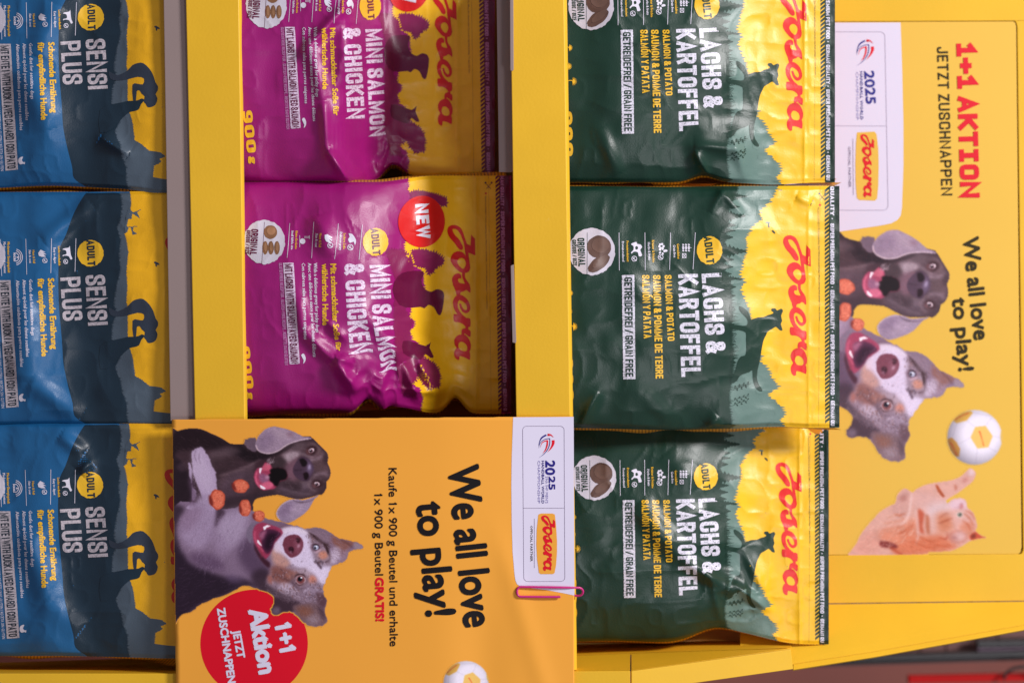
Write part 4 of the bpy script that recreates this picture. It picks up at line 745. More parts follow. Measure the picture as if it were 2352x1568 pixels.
def art_magenta():
    a = Art(516.8, 373.2, .3845)
    edge = [(1085, 60), (1098, 110), (1092, 150), (1104, 172), (1150, 178), (1180, 190), (1200, 200), (1150, 240), (1100, 300), (1100, 420), (1070, 480), (1072, 560), (1120, 520), (1100, 600), (1165, 640), (1185, 652), (1186, 700), (1200, 860), (1110, 868), (1100, 935), (1132, 945), (1130, 985), (1100, 1000), (1118, 1060), (1150, 1075), (1180, 1140), (1200, 1190), (1150, 1220), (1160, 1280), (1110, 1295), (1125, 1340), (1160, 1350), (1180, 1420), (1170, 1470), (1180, 1540)]
    a.part('landscape_print'); a.poly(jagy(edge, 12, 14, 4, .5) + [(1650, 1540), (1650, 60)], 0, z=1)
    def leaf(pts, seed, z=1.5): a.poly(jag(list(pts) + [pts[0]], 13, 12, seed, .6)[:-1], 8, z=z)
    leaf([(1105, 168), (1160, 165), (1250, 185), (1325, 215), (1325, 250), (1300, 265), (1250, 240), (1110, 230)], 1)
    leaf([(1110, 520), (1190, 520), (1250, 535), (1308, 575), (1300, 610), (1260, 620), (1240, 660), (1215, 670), (1195, 630), (1140, 620)], 2)
    leaf([(1170, 1170), (1220, 1180), (1262, 1215), (1285, 1270), (1280, 1340), (1250, 1350), (1225, 1360), (1190, 1330), (1150, 1260)], 3)
    leaf([(960, 520), (1060, 520), (1110, 560), (1130, 640), (1060, 700), (1080, 900), (1125, 950), (1100, 1000), (1110, 1100), (1160, 1200), (1160, 1290), (1110, 1330), (1140, 1400), (1060, 1400), (1010, 1200), (1010, 900), (1020, 700)], 6, 1.2)
    a.part('dog_silhouette')
    a.poly([(1090, 650), (1185, 650), (1172, 700), (1182, 742), (1210, 766), (1235, 771), (1260, 757), (1291, 762), (1309, 790), (1300, 868), (1285, 912), (1265, 900), (1248, 866), (1215, 850), (1190, 871), (1168, 862), (1110, 866), (1040, 850), (1000, 760), (1030, 680)], 2, smooth=2, z=2)
    a.part('dog_silhouette#2'); a.poly([(1060, 1068), (1130, 1075), (1196, 1096), (1229, 1072), (1221, 1106), (1246, 1161), (1224, 1166), (1195, 1145), (1170, 1178), (1120, 1170), (1060, 1140)], 2, smooth=2, z=2)
    a.part('launch_sticker'); a.ell(1172, 352, 140, 155, 3, 60, z=3); a.caps('NEW', (1132, 248), (1150, 458), 76, 5, t=.24, z=4)
    a.part('brand_lettering'); a.logo((1325, 378), (1345, 1188), 165, 3, z=2)
    a.part('product_lettering'); a.caps('MINI SALMON', (862, 612), (898, 1255), 118, 4, t=.2); a.caps('& CHICKEN', (712, 605), (742, 1150), 118, 4, t=.2)
    a.part('subtitle_lettering'); a.text('Mit schmackhafter Soße für', (630, 605), (652, 1125), 34, 6, .055, 2, 2); a.text('wählerische Hunde', (580, 605), (584, 970), 34, 6, .055, 2, 2)
    a.text('With a delicious gravy for picky dogs', (530, 600), (543, 1015), 21, 5, .03, 1, 2, 2); a.text('Avec une délicieuse sauce pour les chiens délicats', (495, 600), (525, 1160), 21, 5, .03, 1, 2, 2); a.text('Con sabrosa salsa para perros exigentes', (458, 600), (473, 1055), 21, 5, .03, 1, 2, 2)
    a.part('claim_box'); a.poly([(348, 598), (410, 598), (447, 1200), (385, 1204)], 4, z=2); a.caps('MIT LACHS | WITH SALMON | AVEC SAUMON', (357, 606), (394, 1198), 44, 2, t=.18, z=3)
    a.caps('GLUTENFREIE REZEPTUR . GLUTEN-FREE RECIPE . RECETTE SANS GLUTEN', (322, 600), (358, 1208), 19, 11, t=.17, z=2)
    a.poly([(470, 1140), (482, 1165), (478, 1188), (466, 1200), (470, 1180), (455, 1150)], 5, smooth=2, z=2)
    a.part('age_badge'); a.ell(898, 472, 76, 84, 6, 60, .025, z=2); a.caps('ADULT', (868, 392), (882, 552), 46, 2, t=.2, z=3)
    a.part('kibble_badge'); a.ell(235, 472, 124, 134, 10, 70, .025, z=2); a.stroke([(236, 350), (221, 602)], 2, 2, z=3); a.ell(272, 413, 40, 42, 7, 26, .02, z=3); a.ell(276, 406, 26, 26, 9, 20, .02, z=4)
    for i, x in enumerate((241, 275, 311)): a.ell(x, 508, 17, 40, 7, 22, .02, z=3 + .1 * i); a.ell(x + 2, 504, 9, 28, 9, 16, .02, z=4 + .1 * i)
    a.caps('ORIGINAL', (158, 393), (148, 550), 42, 2, t=.2, z=3); a.caps('GRÖSSE / SIZE', (130, 400), (120, 544), 24, 2, t=.2, z=3)
    a.part('feature_print')
    for x0, y0, x1, y1 in ((388, 358, 372, 568), (532, 350, 518, 570), (677, 360, 655, 575), (820, 367, 800, 580)): a.stroke([(x0, y0), (x1, y1)], 2.6, 5, z=2)
    for s, x, y0, y1, c, m in (('Leckere Soße', 708, 420, 515, 15, 6), ('Delicious gravy', 685, 412, 522, 15, 5), ('Haut & Fell', 565, 420, 502, 15, 6), ('Skin & coat', 543, 420, 502, 15, 5), ('Kleine Krokette', 422, 405, 515, 14, 6), ('Small kibble size', 398, 403, 518, 14, 5)): a.text(s, (x, y0), (x - 4, y1), c, m, .045, 1, 2, copies=2)
    a.poly([(738, 420), (760, 425), (778, 450), (782, 470), (775, 492), (768, 470), (745, 478), (735, 455), (745, 440)], 5, smooth=2, z=2); check(a, 748, 505, 16, 5)
    a.poly([(596, 430), (612, 425), (640, 445), (636, 450), (620, 444), (642, 462), (636, 466), (618, 455), (636, 478), (628, 480), (604, 468), (596, 450)], 5, smooth=1, z=2); check(a, 628, 492, 15, 5)
    a.ell(464, 468, 17, 17, 5, 18, z=2); a.stroke([(505, 432), (505, 455)], 2.5, 5, z=2); a.stroke([(447, 432), (447, 505)], 2.5, 5, z=2)
    for k in range(5): a.stroke([(478 + k * 7, 436), (478 + k * 7, 450)], 2.5, 5, z=2)
    a.part('weight_lettering'); a.caps('900', (92, 1100), (118, 1345), 56, 6, t=.22, z=2); a.text('g', (138, 1365), (138, 1402), 36, 6, .09, 2, 2)
    a.part('tear_guide')
    y = 60
    while y < 1480: a.stroke([(1574 + (y - 60) * .011, y), (1574 + (y - 60) * .011, y + 5)], 1.8, 2, z=2); y += 10
    a.stroke([(1588, 128), (1562, 158)], 3, 2, z=2); a.stroke([(1560, 128), (1588, 158)], 3, 2, z=2.2); a.ell(1556, 122, 6, 6, 2, 10, z=2); a.ell(1592, 122, 6, 6, 2, 10, z=2.1); a.ell(1558, 185, 7, 6, 3, 6, z=2)
    a.text('Wiederverschließbare Frischeverpackung. Zum Öffnen hier aufschneiden. | Reclosable stay-fresh package. To open slice here.', (1553, 200), (1562, 878), 9, 2, 0, 1, 2)
    seal_band(a, 2, 11, 2, 1615, 1636, 1641, 1700, 62, 1486, .013, [('EMAN QUALITY', 66, 258), ('*', 270, 276), ('SUPER PREMIUM PET FOOD', 292, 652), ('*', 664, 670), ('GERMAN QUALITY', 690, 920), ('*', 932, 938), ('SUPER PREMIUM PET FOOD', 954, 1312), ('*', 1326, 1332), ('GERMAN Q', 1350, 1480)], 22)
    return a
def art_blue():
    a = Art(0, 488, .3295)
    a.part('landscape_print')
    sheen_edge = [(640, -160), (590, -120), (520, 0), (462, 150), (418, 250), (408, 400), (408, 560), (415, 700), (432, 900), (442, 1050), (472, 1200), (505, 1330), (520, 1420), (600, 1480), (640, 1520)]  # navy above, brighter blue below: film sheen put into the print colours
    a.poly(smooth_pts(sheen_edge, 4, False).tolist() + [(1350, 1520), (1350, -160)], 2, z=.4)
    mid = [(830, -160), (850, -60), (840, 40), (815, 110), (840, 200), (826, 300), (838, 400), (800, 560), (790, 640), (812, 700), (780, 780), (775, 880), (850, 980), (800, 1080), (836, 1180), (850, 1260), (880, 1330), (880, 1420), (905, 1520)]
    a.poly(jagy(mid, 8, 20, 3) + [(1350, 1520), (1350, -160)], 8, z=.8)
    sky = [(890, -160), (930, -120), (925, -20), (885, 30), (980, 42), (965, 5), (975, -10)]
    sky = [(905, -160), (915, -60), (905, 10), (890, 70), (868, 150), (880, 190), (895, 280), (888, 330), (880, 420), (888, 520), (880, 600), (888, 700), (890, 860), (905, 950), (925, 1020), (940, 1140), (985, 1165), (1040, 1210), (1060, 1196), (1110, 1215), (1158, 1245), (1110, 1262), (1130, 1280), (1075, 1310), (1068, 1385), (1110, 1325), (1170, 1365), (1230, 1400), (1260, 1520)]
    a.poly(jagy(sky, 9, 10, 5) + [(1350, 1520), (1350, -160)], 0, z=1.2)
    a.poly(jag([(868, 150), (890, 140), (900, 105), (915, 110), (925, 160), (960, 150), (930, 130), (935, 95), (960, 100), (885, 100), (880, 50), (920, 48), (925, 10), (978, 45), (960, 0), (985, -20), (930, 0), (900, -30), (880, 20)], 9, 4, 4, .5), 8, z=1.6)
    a.part('person_silhouette')
    a.poly([(760, 660), (820, 690), (890, 655), (925, 618), (962, 604), (998, 604), (1042, 642), (1070, 690), (1085, 738), (1102, 765), (1100, 795), (1086, 820), (1099, 850), (1086, 892), (1060, 908), (1031, 910), (1018, 888), (1004, 872), (1010, 836), (990, 818), (975, 795), (955, 800), (950, 862), (930, 862), (925, 755), (960, 748), (998, 752), (1005, 712), (960, 700), (890, 718), (820, 726), (770, 712)], 9, smooth=2, z=2)
    a.part('dog_silhouette')
    a.poly([(700, 930), (770, 900), (800, 888), (850, 878), (890, 868), (930, 866), (965, 862), (990, 850), (1008, 862), (985, 890), (970, 926), (940, 938), (905, 946), (865, 978), (825, 1018), (790, 1062), (700, 1090)], 2, smooth=2, z=2.2)
    a.part('bird_print'); a.ell(1095, 356, 22, 8, 9, 10, .3, .3, z=2); a.ell(1090, 362, 6, 18, 9, 10, .2, z=2.1)
    a.part('brand_lettering'); a.logo((1150, 175), (1165, 1100), 190, 3, z=2)
    a.part('product_lettering'); a.caps('SENSI', (595, 440), (615, 790), 138, 4, t=.17, z=2); a.caps('PLUS', (420, 455), (438, 757), 140, 4, t=.17, z=2)
    a.part('subtitle_lettering'); a.text('Schonende Ernährung', (335, 460), (358, 950), 42, 6, .055, 2, 2); a.text('für empfindliche Hunde', (264, 462), (290, 1000), 42, 6, .055, 2, 2)
    a.text('Gentle diet for sensitive dogs', (203, 465), (217, 855), 24, 5, .03, 1, 2, 2); a.text('Aliment spécial pour les chiens sensibles', (158, 468), (182, 1003), 24, 5, .03, 1, 2, 2); a.text('Alimentación cuidadosa para perros sensibles', (112, 472), (142, 1073), 24, 5, .03, 1, 2, 2)
    a.part('claim_box'); a.poly([(-10, 470), (75, 470), (130, 1352), (42, 1358)], 4, z=2); a.caps('MIT ENTE | WITH DUCK | AVEC CANARD | CON PATO', (3, 484), (57, 1345), 58, 2, t=.16, z=3)
    a.text('GLUTENFREIE REZEPTUR | GLUTEN-FREE RECIPE | RECETTE SANS GLUTEN | RECETA SIN GLUTEN', (-45, 480), (10, 1360), 20, 5, 0, 1, 2)
    a.poly([(165, 1262), (155, 1285), (168, 1300), (178, 1298), (176, 1316), (165, 1310), (145, 1316), (132, 1298), (134, 1275), (150, 1262)], 5, smooth=2, z=2)
    a.part('age_badge'); a.ell(632, 285, 92, 92, 6, 60, .02, z=2); a.caps('ADULT', (606, 195), (614, 372), 54, 2, t=.2, z=3)
    a.part('feature_print')
    for x0, y0, x1, y1 in ((531, 180, 524, 412), (360, 178, 355, 422), (182, 182, 188, 432), (5, 185, 13, 440)): a.stroke([(x0, y0), (x1, y1)], 3.4, 5, z=2)
    for s, x, y0, y1, c, m in (('Leicht verdaulich', 404, 235, 368, 16, 6), ('Easy to digest', 373, 245, 355, 16, 5), ('Haut & Fell', 228, 262, 352, 16, 6), ('Skin & coat', 202, 260, 352, 16, 5), ('Moderater Energiegehalt', 52, 205, 418, 18, 6), ('Moderate energy content', 24, 205, 420, 18, 5)): a.text(s, (x, y0), (x + 4, y1), c, m, .05, 1, 2, copies=2)
    a.poly([(436, 258), (450, 250), (480, 245), (488, 232), (490, 262), (496, 300), (506, 322), (492, 328), (480, 305), (450, 300), (438, 306), (440, 296), (464, 290), (460, 264)], 5, smooth=2, z=2); check(a, 458, 342, 15, 5)
    a.poly([(268, 280), (285, 258), (318, 275), (300, 276), (326, 292), (304, 290), (322, 308), (292, 308), (272, 300)], 5, smooth=1, z=2); check(a, 314, 334, 16, 5)
    for r in (30, 44, 56): a.stroke([(105 + r * .95 * math.cos(t), 310 + r * math.sin(t)) for t in np.linspace(-1.35, 1.35, 12)], 5, 5, z=2)
    a.text('kcal', (96, 282), (98, 338), 18, 5, .07, 2, 2); a.poly([(118, 304), (136, 310), (118, 318)], 5, z=2)
    a.part('kibble_badge'); a.ell(-90, 300, 130, 130, 10, 60, .02, z=2)
    return a
# ------------------------------------------------------------------ pouches
def crease(X, Y, x0, y0, x1, y1, amp, wd, sharp=1.0):
    dx, dy = x1 - x0, y1 - y0; L2 = dx * dx + dy * dy; t = ((X - x0) * dx + (Y - y0) * dy) / L2; tc = np.clip(t, 0, 1)
    d = np.sqrt((X - x0 - tc * dx) ** 2 + (Y - y0 - tc * dy) ** 2 + 30.) - 5.4; wd = max(wd, 9.); taper = np.sin(np.pi * np.clip(tc * .96 + .02, 0, 1)) ** .5
    return amp * (np.exp(-d / wd) * sharp + np.exp(-(d / wd) ** 2) * (1 - sharp)) * taper
def pouch_surface(box, dprof, bulge, seed, creases=(), xymap=None, crinkle=1.0, fill_top=.62, lift_Y=0.0, zipx=None, crumple=()):
    X0, X1, Y0, Y1 = box
    def dfun(X, Y):
        s = np.clip((Y - Y0) / (Y1 - Y0), 0, 1); t = (X - X0) / (X1 - X0)
        tw = t + .03 * vnoise(Y / 110., X / 200., seed + 20); d = sum(np.interp(tw + o, [q[0] for q in dprof], [q[1] for q in dprof]) for o in (-.045, -.03, -.015, 0, .015, .03, .045)) / 7.
        wob = .05 * vnoise(Y / 90., Y * 0 + 3.3, seed)
        body = (1 - sst(fill_top - .13 + wob, fill_top + .15 + wob, t)); ac = np.clip(4 * s * (1 - s), 0, 1)
        h = bulge * body * ac ** .55 + bulge * .16 * (1 - body) * ac
        seal = sst(0, .018, s) * (1 - sst(.982, 1, s))
        n = .0034 * vnoise(X / 130., Y / 160., seed + 1) + .0010 * vnoise(X / 52. + .3 * vnoise(X / 80, Y / 80, seed + 9), Y / 61., seed + 2)
        rg = 1 - np.abs(vnoise(X / 95. + .8 * vnoise(X / 140., Y / 140., seed + 3), Y / 70., seed + 4)); n = n + .0010 * rg ** 2 + .0005 * (1 - np.sqrt(vnoise(X / 33. + .7 * vnoise(X / 70., Y / 70., seed + 12), Y / 40., seed + 13) ** 2 + .01)) ** 2
        top = sst(.66, .80, t)
        n = n * (1 - .55 * top) + crinkle * top * (.0007 * (1 - np.abs(vnoise(X / 44., Y / 34., seed + 5))) ** 2 + .0004 * vnoise(X / 30., Y / 21., seed + 6))
        h = h + n * (.25 + .75 * seal)
        h = h - .0012 * (1 - seal)
        if zipx: h = h + .00055 * np.exp(-((X - zipx) / 4.5) ** 2) * (1 + .5 * vnoise(Y / 60., Y * 0, seed))
        for xc, yc, r, am in crumple: h = h + am * np.exp(-((X - xc) ** 2 + (Y - yc) ** 2) / r ** 2) * ((1 - np.sqrt(vnoise(X / 36. + .6 * vnoise(X / 60., Y / 60., seed + 14), Y / 42., seed + 15) ** 2 + .015)) ** 2 + .12 * vnoise(X / 18., Y / 20., seed + 16))
        for c in creases: h = h + crease(X, Y, *c)
        return d - h + lift_Y * (Y - (Y0 + Y1) / 2)
    return surf_from(dfun, xymap), dfun
def build_pouch(label, group, art, mats, base_m, box, dprof, bulge, seed, xymap=None, hide=(), backmap=None, **kw):
    X0, X1, Y0, Y1 = box; surf, dfun = pouch_surface(box, dprof, bulge, seed, xymap=xymap, **kw)
    c = surf(np.array([(X0 + X1) / 2]), np.array([(Y0 + Y1) / 2]))[0][0]; b = surf(np.array([X0 + 0.0]), np.array([(Y0 + Y1) / 2]))[0][0]
    root = empty('pet_food_pouch', (float(b[0]), float(b[1] + .02), float(b[2])), label, 'pouch', group)
    g = grid_data(X0, X1, Y0, Y1, STEP, base_m); drape('front_panel', g, mats, surf, root)
    for nm, dat in art.items():
        if nm in hide: continue
        drape(nm, dat, mats, surf, root)
    # back panel and the two folded gussets
    xs = np.linspace(X0, X1 - 12, 40)
    for Ye, sg in ((Y0, -1), (Y1, 1)):
        vs = []; dd = dfun(xs, xs * 0 + Ye); R = np.random.RandomState(seed + 11 + sg)
        outw = 4.5 + 4.5 * vnoise(xs / 70., xs * 0 + 1, seed + sg); outw = outw * (1 - sst(.72, .86, (xs - X0) / (X1 - X0)))
        prof = [(0, 0.0002), (.8, .006), (1, .016), (.35, .026), (.9, .036), (0, .046)]
        for o, dz in prof:
            Xm, Ym = (xymap(xs, xs * 0 + Ye) if xymap else (xs, xs * 0 + Ye)); k = S * (D + dd + dz) / D
            vs.append(np.stack([(Ym + sg * o * outw - 784) * k, dd + dz * (1 - .8 * sst(.7, .95, (xs - X0) / (X1 - X0))) + .0003, (Xm - 1176) * k], -1))
        v = np.concatenate(vs); n = len(xs); f = [[r * n + i, r * n + i + 1, (r + 1) * n + i + 1, (r + 1) * n + i] for r in range(len(prof) - 1) for i in range(n - 1)]
        me = bpy.data.meshes.new('side_gusset'); me.from_pydata(v.tolist(), [], f); me.materials.append(gusset_mat); uv = me.uv_layers.new(name='art')
        li = np.empty(len(me.loops), np.int32); me.loops.foreach_get('vertex_index', li); uu = np.tile(xs, len(prof)); vv = np.repeat(np.arange(len(prof)), n)
        uv.data.foreach_set('uv', np.stack([uu[li] / 100, vv[li] * .1], -1).astype(np.float32).ravel())
        for p_ in me.polygons: p_.use_smooth = True
        link_mesh('side_gusset', me, root)
    gy = np.linspace(Y0, Y1, 6); gx = np.linspace(X0, X1, 12); GX, GY = np.meshgrid(gx, gy, indexing='ij'); fx, fy = GX.ravel(), GY.ravel()
    dd = np.interp((fx - X0) / (X1 - X0), [q[0] for q in dprof], [q[1] for q in dprof]) + .002 + .045 * (1 - sst(.55, .97, (fx - X0) / (X1 - X0)))
    bk = backmap or xymap
    mx, my = bk(fx, fy) if bk else (fx, fy); k = S * (D + dd) / D
    v = np.stack([(my - 784) * k, dd, (mx - 1176) * k], -1); f = [[i * 6 + j, i * 6 + j + 1, (i + 1) * 6 + j + 1, (i + 1) * 6 + j] for i in range(11) for j in range(5)]
    me = bpy.data.meshes.new('back_panel'); me.from_pydata(v.tolist(), [], f); me.materials.append(back_mat); uv = me.uv_layers.new(name='art')
    for p_ in me.polygons: p_.use_smooth = True
    link_mesh('back_panel', me, root)
    return root
def affine(bx, kx, tx, by, ky, ty, warp=None):
    def f(X, Y):
        X2 = tx + (X - bx) * kx; Y2 = ty + (Y - by) * ky
        if warp: X2, Y2 = warp(X2, Y2, X, Y)
        return X2, Y2
    return f
STEP = 5
# ------------------------------------------------------------------ setting and display stand
wood = mat('wood_board', (118, 84, 80), .6, .2, nscale=3); wood2 = mat('wood_board_dark', (124, 62, 50), .5, .25, nscale=4)
black = mat('black_metal', (22, 20, 22), .4, .1); redp = mat('red_plastic', (176, 12, 12), .6, .05, spec=.2); pale = mat('pale_metal', (120, 100, 118), .4, .1); greyp = mat('grey_metal', (46, 38, 40), .5, .1)
floor = simple_mesh('shop_floor', [(-3, -.6, -1.3), (3.2, -.6, -1.3), (3.2, 3, -1.3), (-3, 3, -1.3)], [(0, 1, 2, 3)], mat('floor_tiles', (110, 84, 74), .6, .15, nscale=2)); tag(floor, 'dull brown shop floor below the display', kind='structure')
wall = simple_mesh('back_wall', [(-3, 1.02, -1.3), (3.2, 1.02, -1.3), (3.2, 1.02, 1.6), (-3, 1.02, 1.6)], [(0, 1, 2, 3)], wood2); tag(wall, 'reddish brown wooden wall behind the display', kind='structure')
base = empty('wooden_side_rack', P(1900, 1500, .5), 'slatted wooden rack side beside the display, behind the header corner', 'rack')
xs = [1100, 1180, 1246, 1330, 1402, 1480, 1560, 1622, 1690, 1800, 1868, 1950, 2020, 2112, 2172, 2228, 2290, 2440, 2512, 2590, 2660, 2745, 2820, 2900, 2985]
for a_, b_ in zip(xs[:-1], xs[1:]): slab('wood_board', [(a_ + 1.5, 1340), (b_ - 1.5, 1340), (b_ - 1.5, 1512), (a_ + 1.5, 1512)], .5, .012, wood, base, .001)
sp = empty('shelf_upright', P(1900, 1520, .47), 'black metal shelf upright with a pale edge behind the header corner', 'shelf post')
slab('post', [(1000, 1536), (3000, 1475), (3000, 1487), (1000, 1548)], .46, .02, black, sp); slab('edge_strip', [(1000, 1549), (3000, 1488), (3000, 1496), (1000, 1557)], .465, .012, greyp, sp)
slab('slot_cover', [(2246, 1471), (2990, 1457), (2990, 1472), (2246, 1486)], .47, .02, black, sp); slab('slot_edge', [(2246, 1488), (2990, 1474), (2990, 1480), (2246, 1494)], .472, .01, pale, sp)
rs = slab('price_rail', [(2088, 1552), (2990, 1536), (2990, 1552), (2088, 1569)], .45, .01, redp); tag(rs, 'red plastic price rail at the bottom right edge', 'price rail')
wr = []
bmc = bpy.data.curves.new('cable_loop', 'CURVE'); bmc.dimensions = '3D'; spn = bmc.splines.new('POLY')
pts = [P(2352 - 46 * math.cos(t), 1560 - 30 * math.sin(t), .44) for t in np.linspace(0, 3.1, 18)]
spn.points.add(len(pts) - 1)
for i, q in enumerate(pts): spn.points[i].co = (*q, 1)
bmc.bevel_depth = .0016; bmc.materials.append(black); co = curve_mesh('cable_loop', bmc); tag(co, 'thin black cable loop hanging before the red price rail', 'cable')
stand = empty('display_stand', P(1176, 784, .12), 'yellow cardboard display stand with shelves of pouches and printed header', 'display stand')
def lip(x_l0, x_l1, x_r0, x_r1, ya, yb):
    """folded front edge of a tray: flat face with a rounded upper fold"""
    n = 26; prof = [(0, .0), (0, -.0005), (.935, -.0005), (.95, -.0003), (.985, .0025), (1, .006), (1.0, .012), (.5, .013), (0, .012)]
    v = []; f = []
    for i in range(n):
        t = i / (n - 1); y = ya + (yb - ya) * t; u = (y - 0) / 960.; l = x_l0 + (x_l1 - x_l0) * u; r = x_r0 + (x_r1 - x_r0) * u; w_ = .6 * math.sin(t * 9) * .35
        for a_, d in prof: v.append(P(l + (r - l) * a_ + w_, y, d + .0005 + .0006 * math.sin(t * 5 + a_)))
    m_ = len(prof)
    for i in range(n - 1):
        for j in range(m_): f.append([i * m_ + j, i * m_ + (j + 1) % m_, (i + 1) * m_ + (j + 1) % m_, (i + 1) * m_ + j])
    f += [list(range(m_)), [(n - 1) * m_ + j for j in range(m_)][::-1]]
    return v, f
for args in ((427, 448, 555, 568.5, -60, 1538), (1172, 1186, 1302, 1316.5, -60, 1538)):
    v, f = lip(*args); o = simple_mesh('tray_front', v, f, card, stand)
    md = o.modifiers.new('bevel', 'BEVEL'); md.width = .0006; md.segments = 2; md.limit_method = 'ANGLE'; md.angle_limit = .6
    for p_ in o.data.polygons: p_.use_smooth = False
slab('price_channel', [(375, -60), (428.5, -60), (450.5, 962.5), (391.5, 966)], .004, .002, card_grey, stand)
slab('price_channel', [(1140, -60), (1174, -60), (1179, 392), (1175, 396), (1146, 395)], .012, .002, card_grey, stand)
slab('locking_tab', [(1171, -60), (1179, -60), (1180, 160), (1176, 164), (1172, 162)], -.0016, .0018, card_grey, stand)
slab('locking_tab', [(1173, 610), (1180, 607), (1186, 785), (1184, 788), (1177, 786)], -.0016, .0018, card_grey, stand)
# inside of the trays
slab('tray_back', [(-80, -60), (1860, -60), (1860, 1500), (-80, 1500)], .1315, .003, shaded_card, stand)
for x in (437, 1182): simple_mesh('tray_floor', [P(x, -60, .012), P(x + 12, 1520, .012), P(x + 12, 1500, .128), P(x, -60, .128), P(x + 8, -60, .012), P(x + 20, 1520, .012), P(x + 20, 1500, .128), P(x + 8, -60, .128)], [(0, 1, 2, 3), (4, 5, 6, 7), (0, 1, 5, 4), (2, 3, 7, 6)], card_in, stand)
def face(name, pts, material, parent=stand, th=.0025):
    a = [P(x, y, d) for x, y, d in pts]; n = (Vector(a[1]) - Vector(a[0])).cross(Vector(a[2]) - Vector(a[0])).normalized()
    if n.y < 0: n = -n
    b = [tuple(Vector(q) + n * th) for q in a]; k = len(a)
    return simple_mesh(name, a + b, [list(range(k)), list(range(2 * k - 1, k - 1, -1))] + [[i, (i + 1) % k, k + (i + 1) % k, k + i] for i in range(k)], material, parent, bevel=.0004)
face('side_wall', [(-80, 1524, .12), (380, 1523, .12), (1318, 1480, .12), (1640, 1471, .12), (1817, 1474, .12), (1817, 1487, .062), (1449, 1499, .060), (1318, 1509, .06), (500, 1533, .06), (-80, 1534, .06)], card_in)
face('side_wall', [(1449.8, 1500, .058), (1816, 1488, .058), (1449.8, 1539, .002)], card_in)
face('side_wall', [(-80, 1534.5, .059), (500, 1533.5, .059), (1318, 1509.5, .059), (1447.6, 1500, .058), (1447.6, 1539, .002), (1318, 1540, .002), (400, 1545, .002), (-80, 1545, .002)], card_in)
face('side_edge', [(-80, 1546, 0), (400, 1546, 0), (1318, 1541, 0), (1447.6, 1540, 0), (1447.6, 1600, 0), (-80, 1605, 0)], card)
face('side_edge', [(1450.6, 1540.5, 0), (1817, 1490.5, .028), (1822, 1535.5, .028), (1450.6, 1588, 0)], card)
# header
H0 = .122; hx = lambda x: 1837.4 + x * .4759; hy = lambda y: y * .4759
hd = empty('header_board', P(2100, 700, H0), 'tall yellow cardboard header board behind the green pouches, poster slotted in', 'header board')
def hs(name, pts, d=H0, th=.003, m_=card, bv=.0005): return slab(name, pts, d, th, m_, hd, bv)
hs('header_frame', [(1500, -80), (2460, -80), (2460, 46.0), (2330, 48), (1500, 52)]); hs('header_frame', [(2336.5, 62), (2334, 52), (2330, 48.3), (2460, 46.3), (2460, 1271.0), (2340, 1273.5), (2347, 1270), (2350.5, 1262)])
hs('header_frame', [(1500, 1277), (2460, 1271.3), (2460, 1377.3), (1880, 1385), (1500, 1386)]); hs('header_backing', [(1500, -80), (2460, -80), (2460, 1378), (1500, 1384)], H0 + .0045, .002, mat('gap_shade_card', (90, 58, 12), .8, .1))  # backing coloured dark, so the gap round the poster has its shadow painted in
wd_ = lambda x, y: (x, y, H0 - (y - (1389.2 - (x - 1700) * .0137)) * .00038)
face('header_wing', [wd_(1700, 1389.2), wd_(2460, 1378.8), wd_(2460, 1414), wd_(2352, 1434), wd_(2010, 1495), wd_(1822, 1524), wd_(1700, 1543)], card, hd)
we_ = lambda x, y: (x, y, wd_(x, y)[2] - .0012)
face('wing_edge', [we_(2460, 1414.5), we_(2352, 1434.5), we_(2010, 1495.5), we_(1822, 1524.5), we_(1822, 1537), we_(2010, 1507.5), we_(2352, 1445.5), we_(2460, 1425)], card, hd)
poster = empty('header_poster', P(2130, 660, H0), 'pale yellow poster slotted into the header, dogs, cat and white ball printed on it', 'poster')
PAPER_H = (234, 188, 78); paperH = mat('poster_print_yellow', PAPER_H, .55, .02, nscale=8, spec=.2)
HM = [paperH, mat('poster_white', (224, 216, 236), .55, .01, spec=.2), mat('poster_red', (226, 34, 50), .55, .02, spec=.2), mat('poster_black', (52, 44, 22), .55, .02, spec=.2), mat('poster_navy', (56, 56, 140), .55, .02, spec=.2), mat('poster_line_grey', (172, 162, 184), .55, .01, spec=.2), mat('poster_text_grey', (110, 100, 130), .55, .02, spec=.2), mat('poster_logo_red', (222, 34, 44), .55, .02, spec=.2), mat('poster_light_navy', (140, 136, 190), .55, .02, spec=.2)]
surfH, _ = surf_from(lambda X, Y: H0 + .00055 + 0 * X), None
slab('poster_sheet', [(1500, 53), (2327, 49.5), (2332, 53), (2334, 62), (2346.5, 1255), (2344, 1268), (2338, 1271.5), (1500, 1275.5)], H0 + .0006, .0015, paperH, poster, .0003)
